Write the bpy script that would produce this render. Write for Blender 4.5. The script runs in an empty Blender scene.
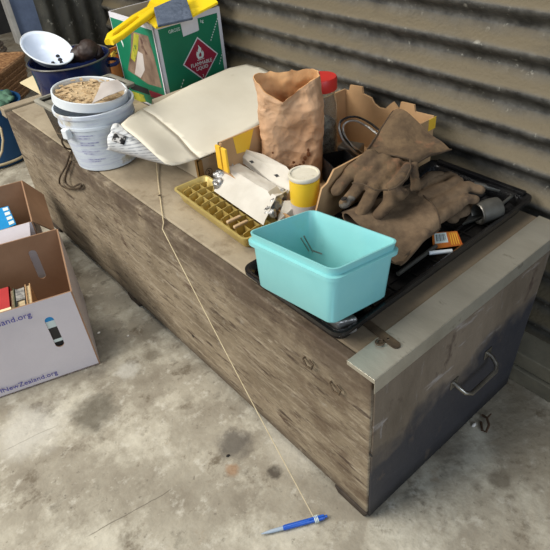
import bpy, bmesh, math, random
from mathutils import Vector, Matrix, noise
from mathutils.geometry import tessellate_polygon
random.seed(7)
S = bpy.context.scene
COL = S.collection
R_ = math.radians
pi = math.pi

# ---------------------------------------------------------------- camera
def cam_rot(rx, rz, ry):
    return Matrix.Rotation(rz, 3, 'Z') @ Matrix.Rotation(rx, 3, 'X') @ Matrix.Rotation(ry, 3, 'Z')
CP = Vector((-0.465445, -0.382224, 1.128100))
CR = cam_rot(0.8993493, -0.6491321, -0.0983204)
FPX = 566.235
cam = bpy.data.objects.new('camera', bpy.data.cameras.new('camera'))
COL.objects.link(cam)
cam.matrix_world = Matrix.Translation(CP) @ CR.to_4x4()
cam.data.sensor_width = 36
cam.data.lens = FPX / 550 * 36
cam.data.clip_start = 0.02
S.camera = cam
S.view_settings.view_transform = 'Standard'
S.view_settings.look = 'None'
S.view_settings.gamma = 1
S.view_settings.use_curve_mapping = False
S.view_settings.exposure = 0.42

# ---------------------------------------------------------------- light
W = bpy.data.worlds.new('world'); S.world = W; W.use_nodes = True
bg = W.node_tree.nodes['Background']
bg.inputs[0].default_value = (0.80, 0.88, 1.0, 1); bg.inputs[1].default_value = 0.27
def area(name, loc, tgt, sx, sy, power, col):
    l = bpy.data.lights.new(name, 'AREA'); l.shape = 'RECTANGLE'; l.size = sx; l.size_y = sy
    l.energy = power; l.color = col
    o = bpy.data.objects.new(name, l); COL.objects.link(o); o.location = loc
    o.rotation_euler = (Vector(tgt) - Vector(loc)).to_track_quat('-Z', 'Y').to_euler()
    return o
area('doorway_daylight', (-2.6, 1.9, 2.6), (0.1, 0.8, 0.2), 2.4, 1.5, 122, (1.0, 0.965, 0.91))
area('roof_light', (-0.3, 0.9, 3.2), (0.2, 0.7, 0.2), 1.2, 1.2, 26, (1.0, 0.96, 0.88))
area('side_door_daylight', (-0.9, -2.9, 1.6), (0.3, 0.0, 0.3), 1.6, 1.4, 34, (0.70, 0.83, 1.0))

# ---------------------------------------------------------------- helpers
def ray(u, v): return CR @ Vector(((u - 275) / FPX, -(v - 275) / FPX, -1))
def at(u, v, z):
    d = ray(u, v); return CP + d * ((z - CP.z) / d.z)
def atx(u, v, x):
    d = ray(u, v); return CP + d * ((x - CP.x) / d.x)
def aty(u, v, y):
    d = ray(u, v); return CP + d * ((y - CP.y) / d.y)

def lin(c):
    return tuple((x / 12.92 if x <= .04045 else ((x + .055) / 1.055) ** 2.4) for x in [k / 255 for k in c])
def mat(name, c1, c2=None, scale=8, rough=.8, bump=.0, bscale=40, metal=0, stretch=(1, 1, 1), c3=None, spots=.62,
        spscale=14, detail=6, trans=0, alpha=1, lo=.35, hi=.65, ior=1.45, sub=0, coat=0):
    m = bpy.data.materials.new(name); m.use_nodes = True
    nt = m.node_tree; N = nt.nodes; L = nt.links; b = N['Principled BSDF']
    b.inputs['Roughness'].default_value = rough; b.inputs['Metallic'].default_value = metal
    b.inputs['IOR'].default_value = ior
    b.inputs['Transmission Weight'].default_value = trans; b.inputs['Alpha'].default_value = alpha
    b.inputs['Coat Weight'].default_value = coat
    c1 = lin(c1)
    if c2 is None: c2 = c1
    else: c2 = lin(c2)
    tc = N.new('ShaderNodeTexCoord'); mp = N.new('ShaderNodeMapping'); mp.inputs['Scale'].default_value = stretch
    L.new(tc.outputs['Object'], mp.inputs[0])
    n = N.new('ShaderNodeTexNoise'); n.inputs['Scale'].default_value = scale; n.inputs['Detail'].default_value = detail
    n.inputs['Roughness'].default_value = .62
    L.new(mp.outputs[0], n.inputs[0])
    r = N.new('ShaderNodeValToRGB'); r.color_ramp.elements[0].position = lo; r.color_ramp.elements[1].position = hi
    r.color_ramp.elements[0].color = (*c1, 1); r.color_ramp.elements[1].color = (*c2, 1)
    L.new(n.outputs[0], r.inputs[0]); out = r.outputs[0]
    if c3 is not None:
        n2 = N.new('ShaderNodeTexNoise'); n2.inputs['Scale'].default_value = spscale; n2.inputs['Detail'].default_value = 8
        n2.inputs['Roughness'].default_value = .7
        L.new(mp.outputs[0], n2.inputs[0])
        r2 = N.new('ShaderNodeValToRGB'); r2.color_ramp.elements[0].position = spots; r2.color_ramp.elements[1].position = spots + .08
        r2.color_ramp.elements[0].color = (0, 0, 0, 1); r2.color_ramp.elements[1].color = (1, 1, 1, 1)
        L.new(n2.outputs[0], r2.inputs[0])
        mx = N.new('ShaderNodeMix'); mx.data_type = 'RGBA'; L.new(r2.outputs[0], mx.inputs[0])
        L.new(out, mx.inputs[6]); mx.inputs[7].default_value = (*lin(c3), 1); out = mx.outputs[2]
    L.new(out, b.inputs['Base Color'])
    if bump:
        n3 = N.new('ShaderNodeTexNoise'); n3.inputs['Scale'].default_value = bscale; n3.inputs['Detail'].default_value = 6
        L.new(mp.outputs[0], n3.inputs[0])
        bp = N.new('ShaderNodeBump'); bp.inputs['Strength'].default_value = bump; bp.inputs['Distance'].default_value = .004
        L.new(n3.outputs[0], bp.inputs['Height']); L.new(bp.outputs[0], b.inputs['Normal'])
    m['out'] = 0
    return m
def node_parts(m):
    nt = m.node_tree; return nt, nt.nodes, nt.links, nt.nodes['Principled BSDF']
def overlay(m, col, build):
    """mix a colour over the present base colour by a factor socket made by build(nt)"""
    nt, N, L, b = node_parts(m)
    src = b.inputs['Base Color'].links[0].from_socket
    mx = N.new('ShaderNodeMix'); mx.data_type = 'RGBA'
    L.new(build(nt), mx.inputs[0]); L.new(src, mx.inputs[6]); mx.inputs[7].default_value = (*lin(col), 1)
    L.new(mx.outputs[2], b.inputs['Base Color'])
def f_noise(scale, lo, hi, stretch=(1, 1, 1), amount=1., rot=(0, 0, 0)):
    def f(nt):
        N, L = nt.nodes, nt.links
        tc = N.new('ShaderNodeTexCoord'); mp = N.new('ShaderNodeMapping'); mp.inputs['Scale'].default_value = stretch
        mp.inputs['Rotation'].default_value = rot
        L.new(tc.outputs['Object'], mp.inputs[0])
        n = N.new('ShaderNodeTexNoise'); n.inputs['Scale'].default_value = scale; n.inputs['Detail'].default_value = 7
        n.inputs['Roughness'].default_value = .68
        L.new(mp.outputs[0], n.inputs[0])
        mr = N.new('ShaderNodeMapRange'); mr.inputs[1].default_value = lo; mr.inputs[2].default_value = hi
        mr.inputs[3].default_value = 0; mr.inputs[4].default_value = amount
        L.new(n.outputs[0], mr.inputs[0]); return mr.outputs[0]
    return f
def f_coord(axis, a, b_, wob=.05, wscale=9, amount=1.):
    """1 beyond b_, 0 before a along an object axis, with a wobbling border"""
    def f(nt):
        N, L = nt.nodes, nt.links
        tc = N.new('ShaderNodeTexCoord'); sx = N.new('ShaderNodeSeparateXYZ'); L.new(tc.outputs['Object'], sx.inputs[0])
        n = N.new('ShaderNodeTexNoise'); n.inputs['Scale'].default_value = wscale; n.inputs['Detail'].default_value = 6
        L.new(tc.outputs['Object'], n.inputs[0])
        ma = N.new('ShaderNodeMath'); ma.operation = 'MULTIPLY_ADD'; L.new(n.outputs[0], ma.inputs[0])
        ma.inputs[1].default_value = wob * 2; L.new(sx.outputs[axis], ma.inputs[2])
        mr = N.new('ShaderNodeMapRange'); mr.inputs[1].default_value = a + wob; mr.inputs[2].default_value = b_ + wob
        mr.inputs[3].default_value = 0; mr.inputs[4].default_value = amount
        L.new(ma.outputs[0], mr.inputs[0]); return mr.outputs[0]
    return f
def f_mul(a, b_):
    def f(nt):
        m = nt.nodes.new('ShaderNodeMath'); m.operation = 'MULTIPLY'
        nt.links.new(a(nt), m.inputs[0]); nt.links.new(b_(nt), m.inputs[1]); return m.outputs[0]
    return f

class MB:
    def __init__(s): s.v = []; s.f = []; s.m = []; s.M = Matrix.Identity(4); s.mi = 0
    def add(s, vs, fs, mi=None):
        o = len(s.v); s.v += [s.M @ Vector(v) for v in vs]
        for f in fs: s.f.append(tuple(i + o for i in f)); s.m.append(s.mi if mi is None else mi)
    def box(s, x0, x1, y0, y1, z0, z1, taper=None):
        vs = [(x0,y0,z0),(x1,y0,z0),(x1,y1,z0),(x0,y1,z0),(x0,y0,z1),(x1,y0,z1),(x1,y1,z1),(x0,y1,z1)]
        s.add(vs, [(3,2,1,0),(4,5,6,7),(0,1,5,4),(1,2,6,5),(2,3,7,6),(3,0,4,7)])
    def hexa(s, vs): s.add(vs, [(3,2,1,0),(4,5,6,7),(0,1,5,4),(1,2,6,5),(2,3,7,6),(3,0,4,7)])
    def rings(s, rings, cap0=True, cap1=True, close=True):
        n = len(rings[0]); vs = [p for r in rings for p in r]; fs = []
        for i in range(len(rings) - 1):
            for j in range(n if close else n - 1):
                k = (j + 1) % n
                fs.append((i*n+j, i*n+k, (i+1)*n+k, (i+1)*n+j))
        if cap0: fs.append(tuple(reversed(range(n))))
        if cap1: fs.append(tuple(range((len(rings)-1)*n, len(rings)*n)))
        s.add(vs, fs)
    def lathe(s, prof, c=(0,0,0), n=32, sy=1, cap0=True, cap1=True):
        s.rings([[(c[0]+r*math.cos(2*pi*j/n), c[1]+sy*r*math.sin(2*pi*j/n), c[2]+z) for j in range(n)] for r, z in prof], cap0, cap1)
    def tube(s, pts, r, n=8, cap=True):
        pts = [Vector(p) for p in pts]; rs = r if isinstance(r, (list, tuple)) else [r]*len(pts)
        rings = []; up = None
        for i, p in enumerate(pts):
            t = (pts[min(i+1, len(pts)-1)] - pts[max(i-1, 0)]).normalized()
            if up is None: up = t.orthogonal().normalized()
            up = (up - t * up.dot(t));
            up = up.normalized() if up.length > 1e-6 else t.orthogonal().normalized()
            w = t.cross(up)
            rings.append([p + (up*math.cos(2*pi*j/n) + w*math.sin(2*pi*j/n))*rs[i] for j in range(n)])
        s.rings(rings, cap, cap)
    def prism(s, outer, holes=(), o=(0,0,0), ux=(1,0,0), uy=(0,1,0), th=.004, mif=None, mib=None):
        """flat outline (with holes) in a frame, thickness th along ux x uy; mif/mib: front/back face material"""
        o = Vector(o); ux = Vector(ux).normalized(); uy = Vector(uy); nz = ux.cross(uy).normalized(); uy = nz.cross(ux).normalized()
        loops = [list(outer)] + [list(h) for h in holes]
        flat = [p for l in loops for p in l]
        tris = tessellate_polygon([[Vector((p[0], p[1], 0)) for p in l] for l in loops])
        n = len(flat)
        bot = [o + ux*p[0] + uy*p[1] for p in flat]; top = [q + nz*th for q in bot]
        def area2(t): a, b, c = [flat[i] for i in t]; return (b[0]-a[0])*(c[1]-a[1])-(b[1]-a[1])*(c[0]-a[0])
        tt = [t if area2(t) > 0 else tuple(reversed(t)) for t in tris]
        base = len(s.v); s.v += [s.M @ v for v in bot + top]
        for t in tt:
            s.f.append(tuple(base+i for i in reversed(t))); s.m.append(s.mi if mib is None else mib)
            s.f.append(tuple(base+n+i for i in t)); s.m.append(s.mi if mif is None else mif)
        k = 0
        for l in loops:
            m_ = len(l)
            for i in range(m_):
                a, b = k+i, k+(i+1) % m_
                s.f.append((base+a, base+b, base+n+b, base+n+a)); s.m.append(s.mi)
            k += m_
    def build(s, name, mats, parent=None, smooth=False, bevel=0, seg=2, auto=None):
        me = bpy.data.meshes.new(name)
        off = Vector((0,0,0)); q = parent
        while q is not None: off += q.location; q = q.parent
        if parent is None:
            lo = Vector((min(v.x for v in s.v), min(v.y for v in s.v), min(v.z for v in s.v)))
            hi = Vector((max(v.x for v in s.v), max(v.y for v in s.v), max(v.z for v in s.v)))
            org = Vector(((lo.x+hi.x)/2, (lo.y+hi.y)/2, lo.z)) if KEEP is None else KEEP
            off = org
        me.from_pydata([v - off for v in s.v], [], s.f)
        if not isinstance(mats, (list, tuple)): mats = [mats]
        for m in mats: me.materials.append(m)
        for p, i in zip(me.polygons, s.m): p.material_index = min(i, len(mats)-1); p.use_smooth = smooth
        me.validate(); me.update()
        bm = bmesh.new(); bm.from_mesh(me); bmesh.ops.recalc_face_normals(bm, faces=bm.faces); bm.to_mesh(me); bm.free()
        o = bpy.data.objects.new(name, me); COL.objects.link(o)
        if parent is not None: o.parent = parent
        else: o.location = off
        if bevel:
            b = o.modifiers.new('bevel', 'BEVEL'); b.width = bevel; b.segments = seg; b.limit_method = 'ANGLE'; b.angle_limit = R_(38)
        if smooth == 'flat': pass
        elif smooth:
            try:
                me.set_sharp_from_angle(angle=R_(40))
            except Exception: pass
        return o
KEEP = None
def thing(name, label, cat, loc, group=None):
    o = bpy.data.objects.new(name, None); COL.objects.link(o); o.location = loc; o.empty_display_size = .05
    o['label'] = label; o['category'] = cat
    if group: o['group'] = group
    return o
def tag(o, label, cat, group=None):
    o['label'] = label; o['category'] = cat
    if group: o['group'] = group
    return o
def struct(o): o['kind'] = 'structure'; return o

def rrect(w, d, r, z, n=5, sx=0, sy=0):
    r = min(r, w/2-1e-4, d/2-1e-4); pts = []
    for cx, cy, a0 in ((w/2-r, d/2-r, 0), (-w/2+r, d/2-r, pi/2), (-w/2+r, -d/2+r, pi), (w/2-r, -d/2+r, 1.5*pi)):
        for i in range(n):
            a = a0 + pi/2*i/(n-1); pts.append((cx+r*math.cos(a)+sx, cy+r*math.sin(a)+sy, z))
    return pts
def frame(c, ang, tilt=None):
    M = Matrix.Translation(Vector(c)) @ Matrix.Rotation(ang, 4, 'Z')
    if tilt: M = M @ Matrix.Rotation(tilt[0], 4, 'X') @ Matrix.Rotation(tilt[1], 4, 'Y')
    return M
def circle(cx, cy, r, n=20, ry=None): return [(cx+r*math.cos(2*pi*i/n), cy+(ry or r)*math.sin(2*pi*i/n)) for i in range(n)]
def slot(cx, cy, w, h, n=8):
    r = w/2; pts = []
    for i in range(n+1): a = pi*i/n; pts.append((cx+r*math.cos(a), cy+h/2-r+r*math.sin(a)))
    for i in range(n+1): a = pi+pi*i/n; pts.append((cx+r*math.cos(a), cy-h/2+r+r*math.sin(a)))
    return pts
def lettering(txt, size, o, ux, uy, material, parent, name='lettering', align='LEFT', sx=1, th=.0006, lift=.0004):
    c = bpy.data.curves.new('t', 'FONT'); c.body = txt; c.size = size; c.align_x = align; c.extrude = th/2; c.resolution_u = 3
    t = bpy.data.objects.new('t', c); COL.objects.link(t)
    dg = bpy.context.evaluated_depsgraph_get(); me = bpy.data.meshes.new_from_object(t.evaluated_get(dg))
    bpy.data.objects.remove(t)
    ux = Vector(ux).normalized(); nz = ux.cross(Vector(uy)).normalized(); uy = nz.cross(ux)
    off = Vector((0,0,0)); q = parent
    while q is not None: off += q.location; q = q.parent
    for v in me.vertices: v.co = Vector(o) + ux*v.co.x*sx + uy*v.co.y + nz*(v.co.z+lift) - off
    me.name = name; me.materials.clear(); me.materials.append(material)
    ob = bpy.data.objects.new(name, me); COL.objects.link(ob); ob.parent = parent; return ob
def ellipsoids(lst, name, material, parent, voxel=.004, smooth=6, amp=.0015, nscale=60, post=None):
    """union of many ellipsoids (centre, radii, rotation) into one smooth skin"""
    bm = bmesh.new()
    for c, r, rot in lst:
        M = Matrix.Translation(Vector(c)) @ (rot or Matrix.Identity(3)).to_4x4() @ Matrix.Diagonal((r[0], r[1], r[2], 1))
        bmesh.ops.create_icosphere(bm, subdivisions=2, radius=1, matrix=M)
    me = bpy.data.meshes.new('tmp'); bm.to_mesh(me); bm.free()
    t = bpy.data.objects.new('tmp', me); COL.objects.link(t)
    m = t.modifiers.new('r', 'REMESH'); m.mode = 'VOXEL'; m.voxel_size = voxel
    m = t.modifiers.new('s', 'SMOOTH'); m.iterations = smooth; m.factor = .5
    dg = bpy.context.evaluated_depsgraph_get(); out = bpy.data.meshes.new_from_object(t.evaluated_get(dg))
    bpy.data.objects.remove(t)
    out.name = name
    for v in out.vertices:
        if amp:
            p = v.co
            k = noise.fractal(p*nscale, 1, 2, 3) * amp
            v.co = p + v.normal * k
        if post: v.co = post(v.co)
    off = Vector((0,0,0)); q = parent
    while q is not None: off += q.location; q = q.parent
    if parent is None: off = sum((v.co for v in out.vertices), Vector())/len(out.vertices)
    for v in out.vertices: v.co -= off
    for p in out.polygons: p.use_smooth = True
    out.materials.clear(); out.materials.append(material)
    o = bpy.data.objects.new(name, out); COL.objects.link(o)
    if parent: o.parent = parent
    else: o.location = off
    return o
def chain(pts, rs, flat=.75, step=.35):
    """ellipsoids along a polyline, flattened in z"""
    out = []; pts = [Vector(p) for p in pts]
    for i in range(len(pts)-1):
        a, b = pts[i], pts[i+1]; ra, rb = rs[i], rs[i+1]; n = max(2, int((b-a).length/(min(ra, rb)*step)))
        for k in range(n+1):
            t = k/n; r = ra+(rb-ra)*t; out.append((a.lerp(b, t), (r, r, r*flat), None))
    return out

# ---------------------------------------------------------------- materials
M = {}
M['floor'] = mat('concrete', (132,123,107), (168,160,142), 7, .85, .9, 45, c3=(112,102,86), spots=.56, spscale=11, lo=.36, hi=.64, detail=10)
def f_line(p, q, w, amount=.7):
    """thin wavering crack between two floor points"""
    def f(nt):
        N, L = nt.nodes, nt.links
        tc = N.new('ShaderNodeTexCoord'); n = N.new('ShaderNodeTexNoise'); n.inputs['Scale'].default_value = 22; L.new(tc.outputs['Object'], n.inputs[0])
        sx = N.new('ShaderNodeSeparateXYZ'); L.new(tc.outputs['Object'], sx.inputs[0])
        d = (Vector(q)-Vector(p)).to_2d().normalized(); nx, ny = -d.y, d.x; c = -(nx*p[0]+ny*p[1]); c2 = -(d.x*p[0]+d.y*p[1]); ln = (Vector(q)-Vector(p)).to_2d().length
        def lincomb(ax, ay, k):
            m1 = N.new('ShaderNodeMath'); m1.operation = 'MULTIPLY_ADD'; L.new(sx.outputs[0], m1.inputs[0]); m1.inputs[1].default_value = ax; m1.inputs[2].default_value = k
            m2 = N.new('ShaderNodeMath'); m2.operation = 'MULTIPLY_ADD'; L.new(sx.outputs[1], m2.inputs[0]); m2.inputs[1].default_value = ay; L.new(m1.outputs[0], m2.inputs[2]); return m2.outputs[0]
        dist = N.new('ShaderNodeMath'); dist.operation = 'MULTIPLY_ADD'; L.new(n.outputs[0], dist.inputs[0]); dist.inputs[1].default_value = .012; L.new(lincomb(nx, ny, c-.006), dist.inputs[2])
        ab = N.new('ShaderNodeMath'); ab.operation = 'ABSOLUTE'; L.new(dist.outputs[0], ab.inputs[0])
        mr = N.new('ShaderNodeMapRange'); L.new(ab.outputs[0], mr.inputs[0]); mr.inputs[1].default_value = w; mr.inputs[2].default_value = w*.2; mr.inputs[4].default_value = amount
        al = lincomb(d.x, d.y, c2-ln/2); ab2 = N.new('ShaderNodeMath'); ab2.operation = 'ABSOLUTE'; L.new(al, ab2.inputs[0])
        mr2 = N.new('ShaderNodeMapRange'); L.new(ab2.outputs[0], mr2.inputs[0]); mr2.inputs[1].default_value = ln/2; mr2.inputs[2].default_value = ln/2-.02
        mu = N.new('ShaderNodeMath'); mu.operation = 'MULTIPLY'; L.new(mr.outputs[0], mu.inputs[0]); L.new(mr2.outputs[0], mu.inputs[1]); return mu.outputs[0]
    return f
def f_blob(c, r, amount=.7, wob=.6):
    """stain of its own shape round a floor point"""
    def f(nt):
        N, L = nt.nodes, nt.links
        tc = N.new('ShaderNodeTexCoord'); n = N.new('ShaderNodeTexNoise'); n.inputs['Scale'].default_value = 1.4/r; n.inputs['Detail'].default_value = 8; n.inputs['Roughness'].default_value = .7; L.new(tc.outputs['Object'], n.inputs[0])
        v = N.new('ShaderNodeVectorMath'); v.operation = 'DISTANCE'; L.new(tc.outputs['Object'], v.inputs[0]); v.inputs[1].default_value = (c[0], c[1], 0)
        m1 = N.new('ShaderNodeMath'); m1.operation = 'MULTIPLY_ADD'; L.new(n.outputs[0], m1.inputs[0]); m1.inputs[1].default_value = r*2*wob; L.new(v.outputs['Value'], m1.inputs[2])
        mr = N.new('ShaderNodeMapRange'); L.new(m1.outputs[0], mr.inputs[0]); mr.inputs[1].default_value = r*(1+wob); mr.inputs[2].default_value = r*(.5+wob); mr.inputs[4].default_value = amount; return mr.outputs[0]
    return f
overlay(M['floor'], (196,189,170), f_noise(5, .50, .64, amount=.85))
overlay(M['floor'], (200,194,178), f_noise(24, .56, .68, amount=.6))
overlay(M['floor'], (96,89,76), f_noise(14, .58, .70, amount=.6))
overlay(M['floor'], (84,77,66), f_noise(60, .60, .70, amount=.6))
overlay(M['floor'], (132,106,74), f_noise(8, .64, .74, amount=.5))
overlay(M['floor'], (104,90,68), f_mul(f_coord(0, .15, .5, .15, 4), f_noise(7, .32, .6, amount=.7)))
overlay(M['floor'], (212,206,190), f_noise(70, .66, .72, amount=.6))
for u, v, r_, c_, am in ((95,412,.075,(88,82,70),.75),(235,443,.05,(92,86,78),.8),(275,472,.022,(58,50,42),.8),(90,345,.13,(92,88,80),.7),(152,355,.03,(98,88,72),.6),(232,470,.02,(150,112,78),.6),(30,430,.10,(206,202,190),.5),(128,370,.04,(206,202,190),.5),(500,480,.03,(80,68,52),.6),(440,440,.08,(70,60,48),.5),(300,440,.10,(198,190,172),.5)):
    overlay(M['floor'], c_, f_blob(at(u, v, 0), r_, am))
overlay(M['floor'], (86,78,66), f_line(at(84,538,0), at(176,487,0), .0016, .7))
overlay(M['floor'], (100,92,78), f_line(at(0,452,0), at(60,424,0), .0014, .5))
M['floor'].node_tree.nodes['Principled BSDF'].inputs['Specular IOR Level'].default_value = .3

def corr_mat(name, base1, base2, dust, vertical=False):
    m = mat(name, base1, base2, 22, .6, .35, 130, metal=.3, lo=.34, hi=.66, c3=(142,140,130), spots=.60, spscale=50)
    nt, N, L, b = node_parts(m)
    if not vertical:
        def up(nt):
            g = nt.nodes.new('ShaderNodeNewGeometry'); s_ = nt.nodes.new('ShaderNodeSeparateXYZ'); nt.links.new(g.outputs['Normal'], s_.inputs[0])
            n = f_noise(9, .25, .75, stretch=(1,.5,1))(nt)
            a = nt.nodes.new('ShaderNodeMath'); a.operation = 'MULTIPLY_ADD'; nt.links.new(n, a.inputs[0]); a.inputs[1].default_value = .35
            nt.links.new(s_.outputs[2], a.inputs[2])
            mr = nt.nodes.new('ShaderNodeMapRange'); mr.inputs[1].default_value = .42; mr.inputs[2].default_value = .80
            nt.links.new(a.outputs[0], mr.inputs[0]); return mr.outputs[0]
        overlay(m, dust, up)
    overlay(m, dust, f_noise(3, .5, .8, amount=.3))
    overlay(m, (58,54,46), f_noise(14, .55, .75, stretch=(1,.3,1), amount=.6))
    return m
M['corr'] = corr_mat('corrugated_iron', (44,43,40), (92,90,84), (98,88,68))
M['corr_dark'] = corr_mat('corrugated_iron_dull', (56,56,51), (74,73,66), (72,68,56), True)
M['plate'] = mat('painted_bottom_plate', (104,98,82), (128,120,100), 14, .7, .2, 50, c3=(84,70,52), spots=.62)
M['dark'] = mat('dark_cladding', (40,40,40), (52,52,50), 6, .8)
M['bluepanel'] = mat('blue_grey_sheet', (84,96,120), (112,128,156), 5, .55)
M['post'] = mat('pale_post', (170,168,160), (190,188,182), 9, .6)

M['front'] = mat('worn_plywood_front', (110,96,76), (150,135,111), 13, .75, .7, 70, stretch=(1,.5,1.2), c3=(86,68,52), spots=.58, spscale=12, lo=.32, hi=.68)
overlay(M['front'], (170,156,134), f_noise(60, .52, .64, stretch=(1,.14,1), amount=.6, rot=(R_(25),0,0)))
overlay(M['front'], (172,160,140), f_noise(120, .56, .66, stretch=(1,.4,1), amount=.5))
overlay(M['front'], (92,74,56), f_mul(f_coord(1, -.35, -.68, .08, 9), f_noise(20, .46, .6, stretch=(1,.5,1), amount=.75)))
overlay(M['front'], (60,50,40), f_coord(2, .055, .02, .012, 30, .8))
overlay(M['front'], (62,46,34), f_noise(62, .56, .66, stretch=(1,.16,1), amount=.9, rot=(R_(-20),0,0)))
overlay(M['front'], (70,56,44), f_noise(90, .58, .68, stretch=(1,.3,1), amount=.6, rot=(R_(35),0,0)))
overlay(M['front'], (70,54,40), f_mul(f_coord(2, .36, .41, .03, 10), f_noise(14, .4, .55, amount=.7)))
overlay(M['front'], (158,148,132), f_noise(55, .62, .70, stretch=(1,.35,.5), amount=.6))
overlay(M['front'], (84,70,56), f_mul(f_coord(2, .3, .42, .05, 8), f_noise(12, .38, .6, amount=.75)))
M['lid'] = mat('dusty_chest_lid', (138,124,102), (166,152,128), 6, .85, .35, 60, stretch=(1,.6,1), c3=(110,94,74), spots=.63, spscale=18)
overlay(M['lid'], (84,70,54), f_noise(50, .66, .72, amount=.8))
overlay(M['lid'], (96,82,64), f_coord(1, -.58, -.70, .04, 12, .75))
overlay(M['lid'], (120,104,80), f_noise(16, .54, .66, amount=.6))
overlay(M['lid'], (100,84,62), f_noise(7, .60, .72, amount=.6))
M['end'] = mat('worn_end_panel', (98,86,72), (128,114,98), 6, .55, .45, 60, stretch=(1,1,.5), c3=(82,68,58), spots=.56, spscale=16)
overlay(M['end'], (156,148,142), f_noise(34, .6, .67, stretch=(.25,1,1), amount=.75, rot=(0,R_(35),0)))
overlay(M['end'], (150,144,142), f_noise(46, .62, .68, stretch=(1,1,.15), amount=.6, rot=(0,R_(20),0)))
nt, N, L, b = node_parts(M['end'])
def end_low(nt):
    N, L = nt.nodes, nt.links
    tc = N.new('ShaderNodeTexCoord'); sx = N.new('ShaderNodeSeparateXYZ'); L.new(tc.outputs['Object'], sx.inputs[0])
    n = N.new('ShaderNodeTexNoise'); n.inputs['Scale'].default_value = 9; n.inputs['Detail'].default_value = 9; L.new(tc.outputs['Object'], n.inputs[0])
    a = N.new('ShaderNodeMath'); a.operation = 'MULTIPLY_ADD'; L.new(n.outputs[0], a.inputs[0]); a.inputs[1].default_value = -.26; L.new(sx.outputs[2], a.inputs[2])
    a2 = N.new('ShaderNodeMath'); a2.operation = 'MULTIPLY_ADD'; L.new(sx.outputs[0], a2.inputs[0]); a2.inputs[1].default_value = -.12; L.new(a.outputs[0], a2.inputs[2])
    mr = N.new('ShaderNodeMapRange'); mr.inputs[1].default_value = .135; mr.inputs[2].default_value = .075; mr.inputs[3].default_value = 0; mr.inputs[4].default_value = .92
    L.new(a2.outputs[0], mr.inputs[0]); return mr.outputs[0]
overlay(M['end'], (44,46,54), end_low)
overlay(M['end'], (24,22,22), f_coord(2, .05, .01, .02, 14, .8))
overlay(M['end'], (112,96,80), f_mul(f_coord(2, .30, .10, .05, 8), f_noise(18, .62, .70, stretch=(1,1,.6), amount=.5)))
overlay(M['end'], (128,122,118), f_noise(60, .66, .72, stretch=(.4,1,1), amount=.35))
M['plinth'] = mat('dark_damp_wood', (48,40,32), (74,62,50), 14, .8, .5, 50)
M['zinc'] = mat('zinc_cap', (168,162,146), (194,188,172), 8, .34, .12, 120, metal=.6, stretch=(1,.4,1), c3=(120,110,92), spots=.60, spscale=16)
M['steel'] = mat('steel_bar', (120,116,108), (165,160,150), 20, .35, .1, 90, metal=.9)
M['rust'] = mat('rusty_steel', (70,58,46), (104,88,68), 30, .6, .3, 90, metal=.5)
M['teal'] = mat('teal_plastic', (128,193,192), (140,204,202), 4, .36, .0, c3=(134,196,186), spots=.62, spscale=7)
overlay(M['teal'], (108,186,196), f_noise(5, .45, .7, amount=.4))
M['blackpl'] = mat('black_plastic', (20,20,22), (36,34,32), 20, .26, .2, 60, c3=(74,66,54), spots=.66, spscale=26)
M['soot'] = mat('sooty_black', (22,20,18), (44,38,32), 30, .8, .5, 80)
M['card'] = mat('brown_cardboard', (168,132,92), (186,150,108), 7, .85, .15, 80)
M['cardedge'] = mat('cardboard_edge', (178,148,110), (196,168,130), 30, .9)
M['yellow'] = mat('yellow_print', (226,176,40), (236,190,60), 9, .6)
M['orangep'] = mat('orange_wood', (176,112,54), (198,134,70), 9, .6, .1, 50, stretch=(.3,1,1))
M['bag'] = mat('kraft_paper', (176,134,98), (204,166,130), 9, .7, .7, 60, c3=(150,104,68), spots=.62, spscale=11)
def crinkle(m, scales=((26,.8),(60,.5)), dist=.006):
    nt, N, L, b = node_parts(m)
    tc = N.new('ShaderNodeTexCoord'); n = N.new('ShaderNodeTexNoise'); n.inputs['Scale'].default_value = 14; n.inputs['Detail'].default_value = 3; L.new(tc.outputs['Object'], n.inputs[0])
    va = N.new('ShaderNodeVectorMath'); va.operation = 'MULTIPLY_ADD'; L.new(n.outputs[1], va.inputs[0]); va.inputs[1].default_value = (.045,.045,.045); L.new(tc.outputs['Object'], va.inputs[2])
    prev = None
    for sc, st in scales:
        v = N.new('ShaderNodeTexVoronoi'); v.inputs['Scale'].default_value = sc; L.new(va.outputs[0], v.inputs['Vector'])
        bp = N.new('ShaderNodeBump'); bp.inputs['Strength'].default_value = st; bp.inputs['Distance'].default_value = dist*26/sc*1.6; L.new(v.outputs['Distance'], bp.inputs['Height'])
        if prev is not None: L.new(prev, bp.inputs['Normal'])
        prev = bp.outputs[0]
    L.new(prev, b.inputs['Normal'])
crinkle(M['bag'])
M['bagin'] = mat('kraft_paper_inside', (202,150,98), (222,176,124), 12, .75, .4, 60)
M['stain'] = mat('grease_stain', (104,62,34), (126,80,46), 40, .6)
M['redlid'] = mat('red_lid', (188,44,38), (200,56,48), 6, .45)
M['jar'] = mat('clear_jar', (226,230,226), None, rough=.08, trans=.95, ior=1.25)
M['jarfill'] = mat('grey_jar_contents', (112,106,96), (150,144,132), 60, .8, .5, 90, c3=(86,80,66), spots=.5, spscale=70)
M['white'] = mat('white_plastic', (206,212,214), (222,226,228), 5, .4, .0, c3=(186,186,180), spots=.66, spscale=12)
M['bucket'] = mat('worn_bucket_plastic', (198,206,212), (216,222,226), 7, .38, .0, c3=(182,172,148), spots=.54, spscale=9)
overlay(M['bucket'], (150,136,110), f_noise(16, .60, .70, amount=.7))
overlay(M['bucket'], (164,168,196), f_mul(f_coord(2, .0, .01, .0), f_noise(40, .5, .56, stretch=(.3,.3,2.5), amount=.35)))
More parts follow.
